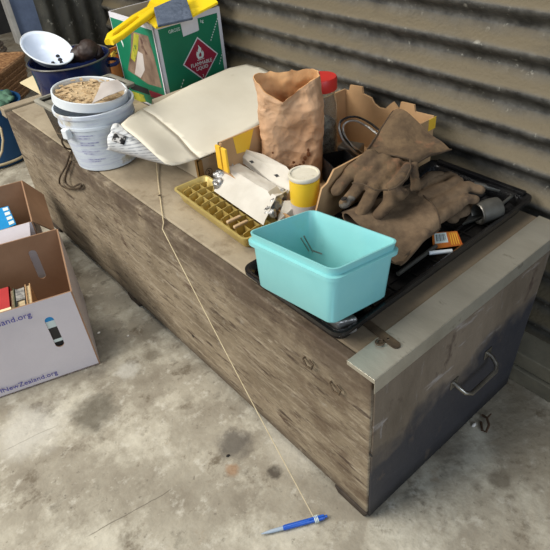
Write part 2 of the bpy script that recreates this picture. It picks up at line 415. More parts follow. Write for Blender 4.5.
M['fadeprint'] = mat('faded_lilac_print', (150,152,182), (186,188,204), 90, .6, lo=.45, hi=.55)
M['chips'] = mat('wood_chips', (176,148,108), (208,184,146), 60, .9, .8, 90, c3=(134,104,70), spots=.55, spscale=80)
M['papergrey'] = mat('grey_paper', (176,166,158), (196,188,180), 8, .8, .2, 40)
M['wcard'] = mat('cream_white_card', (208,200,180), (220,213,194), 4, .6, .06, 30, c3=(204,194,168), spots=.66, spscale=6)
M['wcard2'] = mat('crumpled_white_card', (186,179,165), (208,202,190), 8, .6, .5, 40)
M['cartonb'] = mat('beige_carton', (158,146,124), (176,164,142), 6, .8, .1, 60)
M['cartontape'] = mat('brown_tape', (128,96,50), (146,112,62), 8, .4)
M['ink'] = mat('black_ink', (28,26,26), None, rough=.7)
crinkle(M['wcard2'], ((18,.35),(45,.25)), .003)
M['foil'] = mat('silver_foil', (136,134,130), (176,174,170), 40, .35, .9, 90, metal=.7)
M['gold'] = mat('gold_anodised', (188,166,96), (206,186,118), 10, .42, .1, 60, metal=.35, c3=(140,118,58), spots=.6)
M['goldin'] = mat('gold_dividers', (178,154,84), (198,176,108), 14, .45, .1, 60, metal=.3)
M['green'] = mat('green_print', (16,112,78), (22,122,88), 6, .5, c3=(14,98,66), spots=.68)
M['boxwhite'] = mat('white_box_edge', (206,204,208), (220,218,220), 9, .6)
M['boxin'] = mat('carton_inside', (176,162,140), (196,184,162), 7, .8)
M['hazred'] = mat('hazard_red', (142,28,52), (152,36,60), 8, .5)
M['printw'] = mat('white_print', (214,226,220), None, rough=.6)
M['photo'] = mat('printed_photo', (92,72,60), (146,124,104), 14, .45, c3=(70,34,28), spots=.58, spscale=12)
M['printyg'] = mat('yellow_green_print', (150,150,40), (176,170,60), 26, .5, c3=(60,110,50), spots=.55, spscale=40)
M['yelplastic'] = mat('yellow_plastic', (240,204,24), (248,214,40), 4, .38)
M['pad'] = mat('slate_foam_pad', (72,82,98), (96,106,122), 60, .85, .7, 110, c3=(60,66,80), spots=.62, spscale=60)
M['enamel'] = mat('navy_enamel', (24,34,72), (30,42,86), 7, .18, c3=(70,92,140), spots=.64, spscale=40)
M['trimgrey'] = mat('dusty_grey_plastic', (122,118,106), (150,146,132), 12, .6)
M['speck'] = mat('pale_blue_speckle', (60,82,128), (84,108,150), 60, .3)
M['enamelw'] = mat('white_enamel', (206,218,236), (222,230,242), 6, .2, c3=(176,188,206), spots=.66)
M['chipenamel'] = mat('chipped_enamel', (30,28,30), None, rough=.5)
M['leatherdk'] = mat('dark_brown_leather', (40,29,24), (64,48,40), 14, .5, .5, 60)
M['suede'] = mat('suede_leather', (74,58,42), (110,89,64), 20, .95, 1.0, 40, c3=(76,62,48), spots=.58, spscale=12)
overlay(M['suede'], (152,106,76), f_noise(16, .56, .70, amount=.6))
overlay(M['suede'], (62,50,38), f_noise(22, .58, .70, amount=.6))
M['suede2'] = mat('suede_leather_tan', (86,69,51), (126,104,79), 18, .95, 1.0, 40, c3=(82,66,52), spots=.58, spscale=14)
M['suedein'] = mat('suede_inside', (62,50,38), (84,68,52), 18, .95, .4, 60)
M['seam'] = mat('seam_thread', (66,52,38), (84,68,50), 60, .9)
M['lining'] = mat('grey_lining', (70,66,58), (108,102,92), 60, .95, .6, 80)
M['boxout'] = mat('lilac_grey_cardboard', (198,190,192), (208,200,201), 3, .85, .1, 90)
M['boxbrown'] = mat('brown_cardboard_inside', (136,104,78), (154,120,92), 4, .85, .15, 60)
M['blueink'] = mat('blue_violet_ink', (78,76,150), None, rough=.8)
M['bookred'] = mat('red_cover', (164,44,44), (178,56,54), 10, .5)
M['bookcream'] = mat('cream_cover', (222,206,164), (232,218,180), 10, .6)
M['bookdark'] = mat('dark_cover', (42,40,40), (60,58,56), 10, .5)
M['bookgreen'] = mat('olive_cover', (74,76,56), (92,92,70), 10, .5)
M['bookgrey'] = mat('grey_print_cover', (172,168,158), (92,90,88), 60, .6)
M['pages'] = mat('aged_pages', (176,156,120), (198,180,144), 90, .9, .3, 200, stretch=(.1,1,1))
M['bluepack'] = mat('bright_blue_pack', (26,134,196), (36,146,206), 6, .4)
M['tub'] = mat('blue_tub', (18,66,108), (24,78,124), 6, .5)
M['rope'] = mat('cream_hose', (176,160,126), (196,180,146), 20, .8)
M['wicker'] = mat('brown_wicker', (112,76,46), (176,134,90), 50, .8, .9, 70, stretch=(1,1,4))
M['wickergrey'] = mat('grey_wicker', (84,70,56), (122,106,88), 50, .85, .9, 70)
M['cloth'] = mat('green_cloth', (66,104,84), (98,134,110), 14, .95, .5, 40)
M['penblue'] = mat('blue_barrel', (26,78,170), (34,92,188), 5, .3)
M['penclear'] = mat('clear_blue_tip', (150,164,176), (166,178,190), 5, .3)
M['string'] = mat('cream_twine', (196,178,140), (212,196,160), 60, .9)
M['greycap'] = mat('dull_grey_metal', (92,90,84), (120,118,110), 20, .45, .2, 60, metal=.6)
M['cream'] = mat('cream_board', (222,204,160), (232,216,176), 6, .7)
M['leaf'] = mat('dry_leaf', (74,54,38), (100,76,54), 20, .9)
M['pebble'] = mat('pale_chip', (206,200,188), (220,214,204), 20, .8)
M['orangelabel'] = mat('orange_label', (206,120,40), (190,96,30), 20, .5)
M['creamlid'] = mat('cream_white_lid', (204,196,174), (220,213,194), 30, .5, c3=(180,170,144), spots=.6, spscale=40)
M['tinyellow'] = mat('tin_yellow_label', (232,190,40), (238,200,60), 5, .4)

# ---------------------------------------------------------------- the setting
b = MB(); b.add([(-3.5,-2.5,0),(2.5,-2.5,0),(2.5,5.2,0),(-3.5,5.2,0),(-3.5,-2.5,-.1),(2.5,-2.5,-.1),(2.5,5.2,-.1),(-3.5,5.2,-.1)],
                [(0,1,2,3),(7,6,5,4),(0,4,5,1),(1,5,6,2),(2,6,7,3),(3,7,4,0)])
KEEP = Vector((0,0,0)); struct(b.build('floor', M['floor']))
# right wall: horizontal corrugations, pitch 76 mm, crests at z = .06 + k*.0757
XC = .5965; PITCH = .0757; AMP = .0128; Z0 = .075
def wallprof(z):
    t = (z - .068) / PITCH * 2*pi
    return XC + AMP - AMP*math.cos(t) - .0022*math.cos(2*t+.9)
b = MB(); zs = [Z0 + i*PITCH/14 for i in range(int((2.3-Z0)/PITCH*14))]
ys = [-1.6 + i*.25 for i in range(17)]
def wob(y, z): return .003*noise.noise(Vector((y*1.3, z*2, 3)))
rings = []
front = [[(wallprof(z)+wob(y, z), y, z) for y in ys] for z in zs]
b.rings(front, False, False, close=False)
back = [[(p[0]+.0015, p[1], p[2]) for p in r] for r in front]
b.rings(back, False, False, close=False)
struct(b.build('wall_right', M['corr'], smooth=True))
# timber and steel bottom plate at the foot of the wall
b = MB()
b.box(.53, .66, -1.6, 1.9, 0, .045); b.box(.538, .66, -1.6, 1.9, .048, .09)
struct(b.build('baseboard_right', M['plate'], bevel=.003))
# far wall: vertical corrugations, its left end free
b = MB(); xs = []
FX0, FX1, FY = .337, .62, 2.02
n = int((FX1-FX0)/.076*12)
cols = [[(FX0+i*.076/12, FY+.0095*math.cos(i/12*2*pi), z) for i in range(n+1)] for z in (0, .6, 1.2, 2.3)]
b.rings(cols, False, False, close=False)
b.rings([[(p[0], p[1]+.0015, p[2]) for p in r] for r in cols], False, False, close=False)
struct(b.build('wall_far', M['corr_dark'], smooth=True))
# plain blue-grey door leaf standing farther back, with its pale post, and dark cladding beyond
b = MB(); b.box(.885, 1.8, 4.2, 4.24, 0, 2.2); o = struct(b.build('door_1', M['bluepanel']))
b = MB(); b.box(.850, .885, 4.17, 4.25, 0, 2.2); struct(b.build('trim_1', M['post'], bevel=.004))
b = MB(); b.box(-3.5, 2.5, 4.6, 4.7, .0, 2.3); struct(b.build('wall_back', M['dark']))
KEEP = None

# ---------------------------------------------------------------- the chest
H = .44
chest = thing('tool_chest', 'long worn plywood chest with zinc edge cap, standing on the concrete floor', 'chest', (0.25, .8, 0))
KEEPC = None
def in_chest_obj(b, name, m, **k): return b.build(name, m, chest, **k)
YF = 1.64
b = MB(); b.hexa([(0,.004,.022),(.02,.004,.022),(.02,YF,.022),(0,YF,.022),(-.002,.004,.438),(.0195,.004,.438),(.0195,YF-.004,.438),(-.002,YF-.004,.438)])
# slightly scalloped worn bottom edge
pf = b.build('front_panel', M['front'], chest, bevel=.003)
b = MB(); b.hexa([(.004,0,.008),(.506,0,.008),(.506,.003,.008),(.004,.003,.008),(.004,0,.419),(.55,0,.419),(.55,.018,.419),(.004,.018,.419)])
b.build('end_panel', M['end'], chest, bevel=.002)
b = MB(); b.box(.022,.5,YF-.02,YF-.001,.028,.419); b.build('end_panel', M['front'], chest)
b = MB(); b.hexa([(.486,.02,.028),(.505,.02,.028),(.505,YF-.021,.028),(.486,YF-.021,.028),(.53,.02,.419),(.549,.02,.419),(.549,YF-.021,.419),(.53,YF-.021,.419)])
b.build('back_panel', M['front'], chest)
b = MB(); b.box(.0205,.572,-.002,1.636,.421,.4395); b.build('lid', M['lid'], chest, bevel=.003)
b = MB(); b.box(-.004,.572,1.638,1.682,.415,.4465); b.build('lid_batten', M['lid'], chest, bevel=.003)
b = MB(); b.box(-.006,.576,-.0045,.054,.4398,.4412); b.box(-.006,.576,-.006,-.0045,.408,.4412); b.box(-.0065,-.0045,-.006,.054,.432,.4412)
b.build('zinc_corner_cap', M['zinc'], chest, bevel=.0006)
b = MB(); b.box(.012,.50,.012,.03,.0,.028); b.build('plinth_rail', M['plinth'], chest)
for y0, y1 in ((.008,.085),(.93,.99),(1.52,1.60)):
    b = MB(); b.hexa([(-.001,y0,0),(.06,y0,0),(.06,y1,0),(-.001,y1,0),(-.003,y0-.006,.021),(.06,y0-.006,.021),(.06,y1+.01,.021),(-.003,y1+.01,.021)])
    b.build('foot', M['plinth'], chest, bevel=.004)
for y0, y1 in ((.07,.14),(1.5,1.57)):
    b = MB(); b.box(.44,.5,y0,y1,0,.028); b.build('foot', M['plinth'], chest, bevel=.004)
# handle on the near end
b = MB()
h0 = aty(452,384,-.002); h1 = aty(487,353,-.002); hz = (h0.z+h1.z)/2
hx0, hx1 = .247, .364; hz = .223
pts = []
for i in range(5): a = i/4*pi/2; pts.append((hx0+.018-.018*math.cos(a), -.002-.030*math.sin(a)*1, hz-.008*math.sin(a)))
pts = [(hx0,.0,hz)] + [(hx0,-.012,hz-.003),(hx0+.004,-.026,hz-.012),(hx0+.016,-.033,hz-.018)] + [(hx1-.016,-.033,hz-.018),(hx1-.004,-.026,hz-.012),(hx1,-.012,hz-.003),(hx1,0,hz)]
b.tube(pts, .0048, 10); hd = b.build('handle', M['steel'], chest, smooth=True); hd['label'] = 'bent steel bar handle'
for hx in (hx0, hx1):
    b = MB(); b.M = frame((hx,-.0002,hz), 0); b.box(-.012,.012,-.0022,0,-.012,.012); b.build('handle_plate', M['steel'], chest, bevel=.001)
# eye hooks screwed to the long side
for u, v in ((309,362),(336,387)):
    c = atx(u, v, -.004); b = MB()
    b.tube([c+Vector((.008, .014, .002)), c+Vector((-.004,.012,.002)), c+Vector((-.007,0,-.006)), c+Vector((-.007,-.014,-.002)), c+Vector((-.005,-.016,.008)), c+Vector((-.003,-.004,.010))], .0022, 7)
    b.build('screw_hook', M['rust'], chest, smooth=True)
for u, v in ((179,247),(181,253),(193,336),(133,262),(371,455)):
    c = atx(u, v, -.0004); b = MB(); b.M = Matrix.Translation(c) @ Matrix.Rotation(pi/2, 4, 'Y'); b.lathe([(.0045,-.0004),(.004,.0002)], n=10)
    b.build('nail_head', M['ink'], chest)

# ---------------------------------------------------------------- near right corner fittings
b = MB(); A = at(364,321,.4425); B_ = at(397,346,.4425); d = (B_-A); L_ = d.length
s_ = slot(0, 0, .016, L_+.01); b.prism(s_, [circle(0, -L_/2+.0, .003, 10), circle(0, L_/2-.02, .0025, 10)], (A+B_)/2+Vector((0,0,-.0006)), d.cross(Vector((0,0,1))).normalized(), d.normalized(), .0022)
tag(b.build('steel_strap', M['rust']), 'dark flat steel strap with rounded end lying across the zinc cap', 'metal strap')
b = MB(); c = at(381,343,.4413); b.lathe([(.0065,0),(.0065,.001),(.003,.002),(.0035,.004)], c, 14); b.tube([c+Vector((.007*math.cos(a)-.003, .007*math.sin(a), .004)) for a in [i*.5 for i in range(11)]], .0016, 6)
tag(b.build('screw_eye', M['rust'], smooth=True), 'small rusty screw eye beside the flat steel strap', 'screw eye')

# ---------------------------------------------------------------- black tray and its contents
TC = Vector((.2945,.207,H)); tray = thing('black_tray', 'large shallow black plastic tray under the teal tub, on the chest lid', 'tray', TC)
TW, TD, TH = .589, .262, .034
b = MB(); b.M = Matrix.Translation(TC)
prof = [(TW-.03,TD-.03,.02,.0005),(TW-.018,TD-.018,.02,.024),(TW,TD,.022,.026),(TW,TD,.022,.034),(TW-.012,TD-.012,.018,.034),(TW-.03,TD-.03,.016,.026),(TW-.036,TD-.036,.016,.006)]
b.rings([rrect(w,d,r,z,6) for w,d,r,z in prof]); b.build('tray_body', M['blackpl'], tray, smooth=True)
b = MB(); b.M = Matrix.Translation(TC)
for i in range(9): x = -TW/2+.06+i*.058; b.box(x-.002,x+.002,-TD/2+.022,TD/2-.022,.006,.010)
for i in range(4): y = -TD/2+.05+i*.053; b.box(-TW/2+.022,TW/2-.022,y-.002,y+.002,.006,.0095)
b.build('floor_ribs', M['blackpl'], tray)
# raised slotted back lip against the wall
b = MB(); b.M = Matrix.Translation(TC)
b.box(TW/2-.016,TW/2-.004,-TD/2+.02,TD/2-.02,.034,.040)
for i in range(3): b.box(TW/2-.028+i*.001,TW/2-.024+i*.001,-TD/2+.03,-TD/2+.10,.034+.0015*i,.0355+.0015*i)
b.build('back_lip', M['blackpl'], tray, bevel=.001)
def stick(name, p, q, r, m, label, cat, group=None, n=10):
    b = MB(); b.tube([p, Vector(p).lerp(Vector(q), .5), q], r, n); return tag(b.build(name, M[m], smooth=True), label, cat, group)
tz = H+.012
stick('chalk_stick', at(429,253,tz+.012), at(452,251,tz+.012), .0042, 'white', 'short white stick in the black tray below the orange label', 'stick')
stick('metal_rod', at(398,274,tz+.01), at(436,246,tz+.01), .0045, 'greycap', 'dark metal rod in the tray nearest the teal tub', 'rod')
stick('metal_rod', at(430,253,tz), at(462,226,tz), .004, 'blackpl', 'thin black rod in the tray beside the white stick', 'rod')
stick('metal_rod', at(480,222,tz+.01), at(512,196,tz+.014), .0035, 'greycap', 'grey rod in the tray pointing to its far right corner', 'rod')
stick('metal_rod', at(500,190,tz+.012), at(474,184,tz+.02), .006, 'greycap', 'stubby grey rod in the tray against the corrugated wall', 'rod')
# orange product card
t = thing('product_card', 'small orange and brown card with a white barcode label in the black tray', 'card', at(445,240,tz))
pa = [at(433,249,tz+.004), at(463,245,tz+.004), at(457,231,tz+.016), at(432,233,tz+.016)]
b = MB(); nv = (pa[1]-pa[0]).cross(pa[3]-pa[0]).normalized()*.0015; b.hexa([p-nv for p in pa]+[p for p in pa]); b.build('card_body', M['orangelabel'], t)
def inq(pa, s, u, lift): 
    return pa[0].lerp(pa[1], s).lerp(pa[3].lerp(pa[2], s), u) + nv.normalized()*lift
b = MB(); q = [inq(pa,*k,.0002) for k in ((.08,.3),(.55,.3),(.55,.95),(.08,.95))]; b.hexa(q+[x+nv*.3 for x in q]); lb = b.build('barcode_label', M['printw'], t)
b = MB()
for i in range(9):
    s0 = .14+i*.042; w = .012+.012*(i % 3 == 0); q = [inq(pa,*k,.0008) for k in ((s0,.42),(s0+w,.42),(s0+w,.85),(s0,.85))]; b.hexa(q+[x+nv*.15 for x in q])
b.build('barcode', M['ink'], t)
b = MB()
for i in range(4):
    s0 = .64+i*.08; q = [inq(pa,*k,.0002) for k in ((s0,.1),(s0+.03,.1),(s0+.06,.9),(s0+.03,.9))]; b.hexa(q+[x+nv*.2 for x in q])
b.build('stripe_print', M['yellow'], t)
# grey cup and bent bracket
c0 = at(478,214,H+.035); c1 = at(502,206,H+.038)
t = thing('metal_cup', 'dull grey metal cup lying on its side at the tray far end', 'cup', at(488,212,H+.01))
ax = (c1-c0); Mx = Matrix.Translation(c0) @ ax.to_track_quat('Z','Y').to_matrix().to_4x4()
b = MB(); b.M = Mx; b.lathe([(.019,0),(.0235,.002),(.024,.03),(.022,.047),(.015,.05),(0.001,.051)], n=24, cap0=False); b.lathe([(.0188,0),(.018,.03),(0.001,.032)], n=24, cap0=False); b.build('cup_body', M['greycap'], t, smooth=True)
b = MB(); b.M = Mx; b.tube([(.0212*math.cos(a), .0212*math.sin(a), 0) for a in [i*2*pi/24 for i in range(25)]], .0018, 6); b.build('rim', M['steel'], t, smooth=True)
ellipsoids([(at(462,211,H+.03),(.022,.018,.013),None),(at(452,218,H+.026),(.014,.016,.012),None),(at(470,205,H+.032),(.012,.014,.010),None)], 'rag', M['suede2'], None, .004)
o = COL.objects['rag']; tag(o, 'crumpled tan scrap of cloth tucked against the grey metal cup', 'rag')
b = MB(); b.hexa([at(u,v,z) for u,v,z in ((462,226,tz),(492,216,tz),(496,209,tz),(470,216,tz),(462,224,tz+.01),(492,214,tz+.01),(496,207,tz+.01),(470,214,tz+.01))])
tag(b.build('steel_offcut', M['greycap'], bevel=.002), 'small grey steel offcut lying in the tray below the cup', 'metal piece')

# ---------------------------------------------------------------- teal tub
TZ = .477
tub = thing('storage_tub', 'pale teal plastic tub open at the top, on the near corner of the chest', 'tub', (.057,.177,TZ))
MT = frame((.057,.177,TZ), R_(1.13), (R_(-6.77), R_(9.47)))
b = MB(); b.M = MT
prof = [(.132,.182,.014,.0),(.138,.188,.014,.004),(.150,.200,.016,.082),(.164,.214,.019,.084),(.165,.215,.019,.091),(.154,.204,.017,.0925),(.157,.207,.017,.103),(.158,.208,.017,.1052),(.152,.202,.015,.1056),(.144,.194,.014,.092),(.130,.180,.013,.007),(.12,.17,.012,.004)]
b.rings([rrect(w,d,r,z,7) for w,d,r,z in prof]); b.build('tub_body', M['teal'], tub, smooth=True)
b = MB(); b.hexa([(.016,.095,.446),(.05,.082,.446),(.06,.13,.446),(.02,.14,.446),(.016,.095,.484),(.05,.082,.480),(.06,.13,.474),(.02,.14,.480)])
tag(b.build('plastic_scrap', M['foil'], bevel=.004), 'crumpled clear grey plastic scrap wedged under the teal tub corner', 'plastic scrap')
for p, q in ((at(301,238,.535), at(309,251,.503)), (at(304,236,.538), at(313,252,.497)), (at(322,254,.492), at(311,250,.500))):
    stick('long_nail', p, q, .0015, 'steel', 'thin steel nail lying inside the teal tub', 'nail', 'nails in the teal tub', 6)

# ---------------------------------------------------------------- yellow fruit carton
bx0, bx1, by0, by1, bz = .168, .574, .340, .616, .583
fb = thing('fruit_carton', 'open brown cardboard tray with yellow corners and notched rim, beneath the gloves', 'cardboard box', ((bx0+bx1)/2,(by0+by1)/2,H))
CM = [M['card'], M['yellow']]
b = MB(); b.box(bx0,bx1,by0,by1,H,H+.004); b.build('base', M['card'], fb)
# back wall outline traced on its own plane
out = [atx(u,v,bx1) for u,v in ((349,91),(350,85),(362,87),(363,94),(371,98),(374,104),(379,108),(385,109),(389,105),(393,102),(399,110),(401,102),(414,105),(415,112),(432,116))]
poly = [(by1,0),(by1,.140)] + [(min(by1-.002,max(by0+.001,p.y)), p.z-H) for p in out] + [(by0,.143),(by0,0)]
poly = [(p[0]-by0, p[1]) for p in poly]; poly = list(reversed(poly))
b = MB(); b.prism(poly, (), (bx1,by0,H), (0,1,0), (0,0,1), .005); w = b.build('back_wall', M['card'], fb)
b = MB(); b.prism([(0,0),(bx1-bx0,0),(bx1-bx0,.143),(0,.143)], (), (bx0,by1,H), (1,0,0), (0,0,1), .004); b.build('side_wall', CM, fb)
b = MB(); b.prism([(.045,.10),(.08,.095),(.10,.142),(.04,.142)], (), (bx0,by1-.0045,H), (1,0,0), (0,0,1), .0005); b.build('yellow_print', M['yellow'], fb)
b = MB(); b.prism([(0,0),(bx1-bx0,0),(bx1-bx0,.143),(.085,.140),(.066,.118),(.05,.112),(.030,.060),(0,.05)], (), (bx0,by0,H), (1,0,0), (0,0,1), .004); b.build('side_wall', CM, fb)
b = MB(); b.prism([(0,0),(by1-by0,0),(by1-by0,.143),(by1-by0-.012,.143),(by1-by0-.03,.075),(.10,.05),(.0,.045)], (), (bx0,by0,H), (0,1,0), (0,0,1), .004); b.build('front_wall', CM, fb)
for y0 in (by1-.002, by1-.024):
    b = MB(); b.box(bx0-.010,bx0-.0045,y0-.017,y0,H+.085,bz-.001); b.build('corner_post', M['yellow'], fb, bevel=.001)
b = MB(); b.box(bx1-.02,bx1+.0055,by0-.0048,by0-.0040,.555,bz); b.build('yellow_print', M['yellow'], fb)

# ---------------------------------------------------------------- crumpled paper bag
bc = Vector((.338,.560,H+.005)); bag = thing('paper_bag', 'crumpled brown paper bag standing open between the white card and the red-lidded jar', 'paper bag', bc)
bag.location = bc
def resample(pts, n):
    pts = [Vector(p) for p in pts]; P2 = pts + [pts[0]]; L_ = [0]
    for a, c in zip(P2, P2[1:]): L_.append(L_[-1]+(c-a).length)
    out = []; j = 0
    for k in range(n):
        d = L_[-1]*k/n
        while L_[j+1] < d: j += 1
        out.append(P2[j].lerp(P2[j+1], (d-L_[j])/max(1e-9, L_[j+1]-L_[j])))
    return out
def bag_rings(inner):
    rings = []; n = 88; ang = R_(-41)
    Ht = .252
    for i in range(53):
        t = i/52; z = t*Ht; w = .130+.010*math.sin(t*2.2)-.002*t; d = .082*(1-.25*t)+.006
        if inner: w -= .003; d -= .003
        ring = []
        for p in resample(rrect(w, d, .022, 0, 8), n):
            x, y = p[0], p[1]
            q = Vector((x, y, z))
            k = noise.noise(Vector((x*16, y*16, z*9)))*.005
            q3 = Vector((x, y, z)); wv = noise.noise_vector(q3*20)*.010
            dA = noise.voronoi((q3+wv)*Vector((22,22,15)))[0]; dB = noise.voronoi((q3+wv*.6)*48+Vector((3,1,7)))[0]
            k += .014*dA[0] + .005*dB[0] - .007
            k *= min(1, .25+t*3)
            nn = Vector(((x/(w/2))**5, (y/(d/2))**5, 0)); nn = nn.normalized() if nn.length else nn
            q += nn*k
            # slanting, dipping front rim
            if t > .72:
                f = (t-.72)/.28; frontness = max(0, -y/(d/2)); mid = max(0, 1-abs((x+.012)/(w*.5)))
                q.z -= f*frontness*mid*.040
                q.z -= f*.010*abs(noise.noise(Vector((x*40, y*40, 2))))
                q.y += f*frontness*mid*-.008
            ring.append(Matrix.Rotation(ang, 4, 'Z') @ q + bc)
        rings.append(ring)
    return rings
b = MB(); ro = bag_rings(False); b.rings(ro, True, False); b.build('bag_body', M['bag'], bag, smooth=True)
b = MB(); ri = bag_rings(True); ri[0] = [v+Vector((0,0,.002)) for v in ri[0]]; b.rings(ri, True, False)
b.rings([ro[-1], ri[-1]], False, False); b.build('bag_lining', M['bagin'], bag, smooth=True)
bag.location = bc
# grease marks: thin blots on the camera-side face
b = MB(); Ri = Matrix.Rotation(R_(-41), 4, 'Z')
for sx_, sz_, r in ((.000,.062,.0034),(.006,.052,.0045),(.016,.056,.0026),(.024,.064,.0034),(.030,.072,.0042),(.035,.083,.0048),(.038,.093,.003),(.012,.046,.003),(-.045,.09,.002)):
    # nearest outer vertex for height and depth
    best = min((v for rr in ro for v in rr if (Ri.inverted() @ (v-bc)).y < 0), key=lambda v: abs((Ri.inverted() @ (v-bc)).x-sx_)+abs(v.z-bc.z-sz_))
    nrm = Ri @ Vector((0,-1,0)); b = MB(); b.M = Matrix.Translation(best+nrm*.0006) @ nrm.to_track_quat('Z','Y').to_matrix().to_4x4() @ Matrix.Diagonal((1,1.5,.25,1)); b.lathe([(.0002,-r*.5),(r*.8,-r*.25),(r,0),(r*.7,r*.4),(.0002,r*.6)], n=10); b.build('grease_spot', M['stain'], bag, smooth=True)

# ---------------------------------------------------------------- jar with a red lid
jc = Vector((.456,.577,H+.005)); jar = thing('glass_jar', 'tall clear jar with a red screw lid behind the paper bag', 'jar', jc)
b = MB(); b.lathe([(.033,0),(.036,.004),(.036,.150),(.031,.167),(.030,.184),(.028,.184),(.029,.166),(.034,.149),(.034,.006),(.03,.003)], jc, 32); b.build('jar_body', M['jar'], jar, smooth=True)
b = MB(); b.lathe([(.001,.004),(.0325,.005),(.0325,.095),(.03,.103),(.02,.11),(.001,.104)], jc, 24); b.build('jar_contents', M['jarfill'], jar, smooth=True)
b = MB(); rr = []
n = 72
for r, z in ((.0355,.182),(.0368,.184),(.0368,.208),(.0345,.212),(.001,.213)):
    rr.append([(jc.x+(r-(.0006 if j % 2 and .0365 < r < .037 else 0))*math.cos(2*pi*j/n), jc.y+(r-(.0006 if j % 2 and .0365 < r < .037 else 0))*math.sin(2*pi*j/n), jc.z+z) for j in range(n)])
b.rings(rr); lid_ = b.build('lid', M['redlid'], jar, smooth=True); lid_['label'] = 'red ribbed screw lid'

# yellow tin with white lid
tc_ = Vector((.219,.389,H+.005)); tin = thing('yellow_tin', 'small round tub with white lid and yellow label in the cardboard tray front corner', 'tin', tc_)
b = MB(); b.lathe([(.030,0),(.0315,.002),(.0315,.112),(.030,.113)], tc_, 32); b.build('tin_body', M['tinyellow'], tin, smooth=True)
b = MB(); b.lathe([(.0325,.115),(.0332,.116),(.0332,.122),(.032,.124),(.0285,.124),(.0275,.1215),(.001,.1215)], tc_, 32); l = b.build('lid', M['creamlid'], tin, smooth=True); l['label'] = 'white press-on lid'
b = MB(); b.lathe([(.0317,.020),(.0319,.020),(.0319,.060),(.0317,.060)], tc_, 32, cap0=False, cap1=False); b.build('label_band', M['papergrey'], tin, smooth=True)

# black inner box and cable coil in the cardboard tray
t = thing('black_box', 'small open black box beside the base of the paper bag', 'box', at(330,160,H+.005))
b = MB(); b.M = frame((.392,.452,H+.005), R_(-20)); b.rings([rrect(w,d,.004,z,3) for w,d,z in ((.06,.09,0),(.064,.094,.062),(.06,.09,.062),(.056,.086,.004))]); b.build('box_shell', M['blackpl'], t); t.location = (.392,.452,H+.005)
for o in t.children: o.data.transform(Matrix.Translation(at(330,160,H+.005)-t.location))
t = thing('cable_coil', 'loose coil of black and clear cable inside the cardboard tray', 'cable', (.46,.46,H+.01))
cz = [(343,118,.555),(352,116,.565),(366,120,.572),(378,127,.575)]
for k, (m_, pts) in enumerate((
    ('blackpl', [(380,131,.560),(370,123,.568),(357,117,.572),(346,118,.568),(340,124,.556),(342,134,.538),(352,146,.515),(362,154,.49)]),
    ('foil', [(377,134,.55),(368,127,.56),(356,121,.562),(347,122,.558),(343,128,.548),(346,138,.53),(355,148,.51),(364,154,.48)]),
    ('foil', [(341,120,.56),(339,128,.552),(343,140,.53),(352,150,.505),(360,156,.48)]))):
    P_ = [at(*p) for p in pts]; b = MB(); q = []
    for i in range(len(P_)-1):
        p0, p1, p2, p3 = P_[max(i-1,0)], P_[i], P_[i+1], P_[min(i+2,len(P_)-1)]
        for j in range(5):
            s = j/5; q.append(.5*((2*p1)+(p2-p0)*s+(2*p0-5*p1+4*p2-p3)*s*s+(3*p1-p0-3*p2+p3)*s**3))
    q.append(P_[-1]); b.tube(q, .0026, 8); b.build('cable', M[m_], t, smooth=True)
b = MB(); b.M = frame((.475,.50,H+.005), R_(20)); b.box(-.022,.022,-.028,.028,0,.055)
o = tag(b.build('plug_box', M['greycap'], bevel=.004), 'grey plug box under the cable coil in the cardboard tray', 'power box')

# ---------------------------------------------------------------- gloves
def cuff(parent, wa, wb, oa, ob, th0, th1, m, mi, bend=.0, n=32, rows=8):
    """gauntlet cuff: flattened tube from wrist line (wa-wb) to opening line (oa-ob)"""
    outer = []; inner = []
    for i in range(rows+1):
        t = i/rows; a = wa.lerp(oa, t); c = wb.lerp(ob, t); mid = (a+c)/2; ux = (c-a)/2; th = th0+(th1-th0)*t
        ax = ((oa+ob)/2-(wa+wb)/2).normalized(); uz = ux.normalized().cross(ax).normalized()
        if uz.z < 0: uz = -uz
        ro_, ri_ = [], []
        for j in range(n):
            g = 2*pi*j/n; cx, sz = math.cos(g), math.sin(g)
            cx = math.copysign(abs(cx)**.8, cx)
            base = mid + ux*cx
            wv = noise.noise(base*16)*.012 + noise.noise(base*45)*.004 + .006*math.sin(g*2+t*3)
            ro_.append(base + uz*(sz*th+wv))
            ri_.append(mid + ux*cx*.95 + uz*(sz*(th-.0022)+wv))
        outer.append(ro_); inner.append(ri_)
    b = MB(); b.rings(outer, True, False); b.rings([outer[-1], inner[-1]], False, False)
    b.mi = 1; b.rings(inner, True, False); b.build('gauntlet_cuff', [m, mi], parent, smooth=True)
    b = MB(); r = outer[0]; b.tube([p+ (p-(wa+wb)/2).normalized()*.001 for p in r[1:n//2]], .0017, 6); b.build('seam', M['seam'], parent, smooth=True)
    for j in (0, n//2): b = MB(); b.tube([outer[i][j]+Vector((0,0,.002)) for i in range(rows+1)], .0018, 6); b.build('seam', M['seam'], parent, smooth=True)

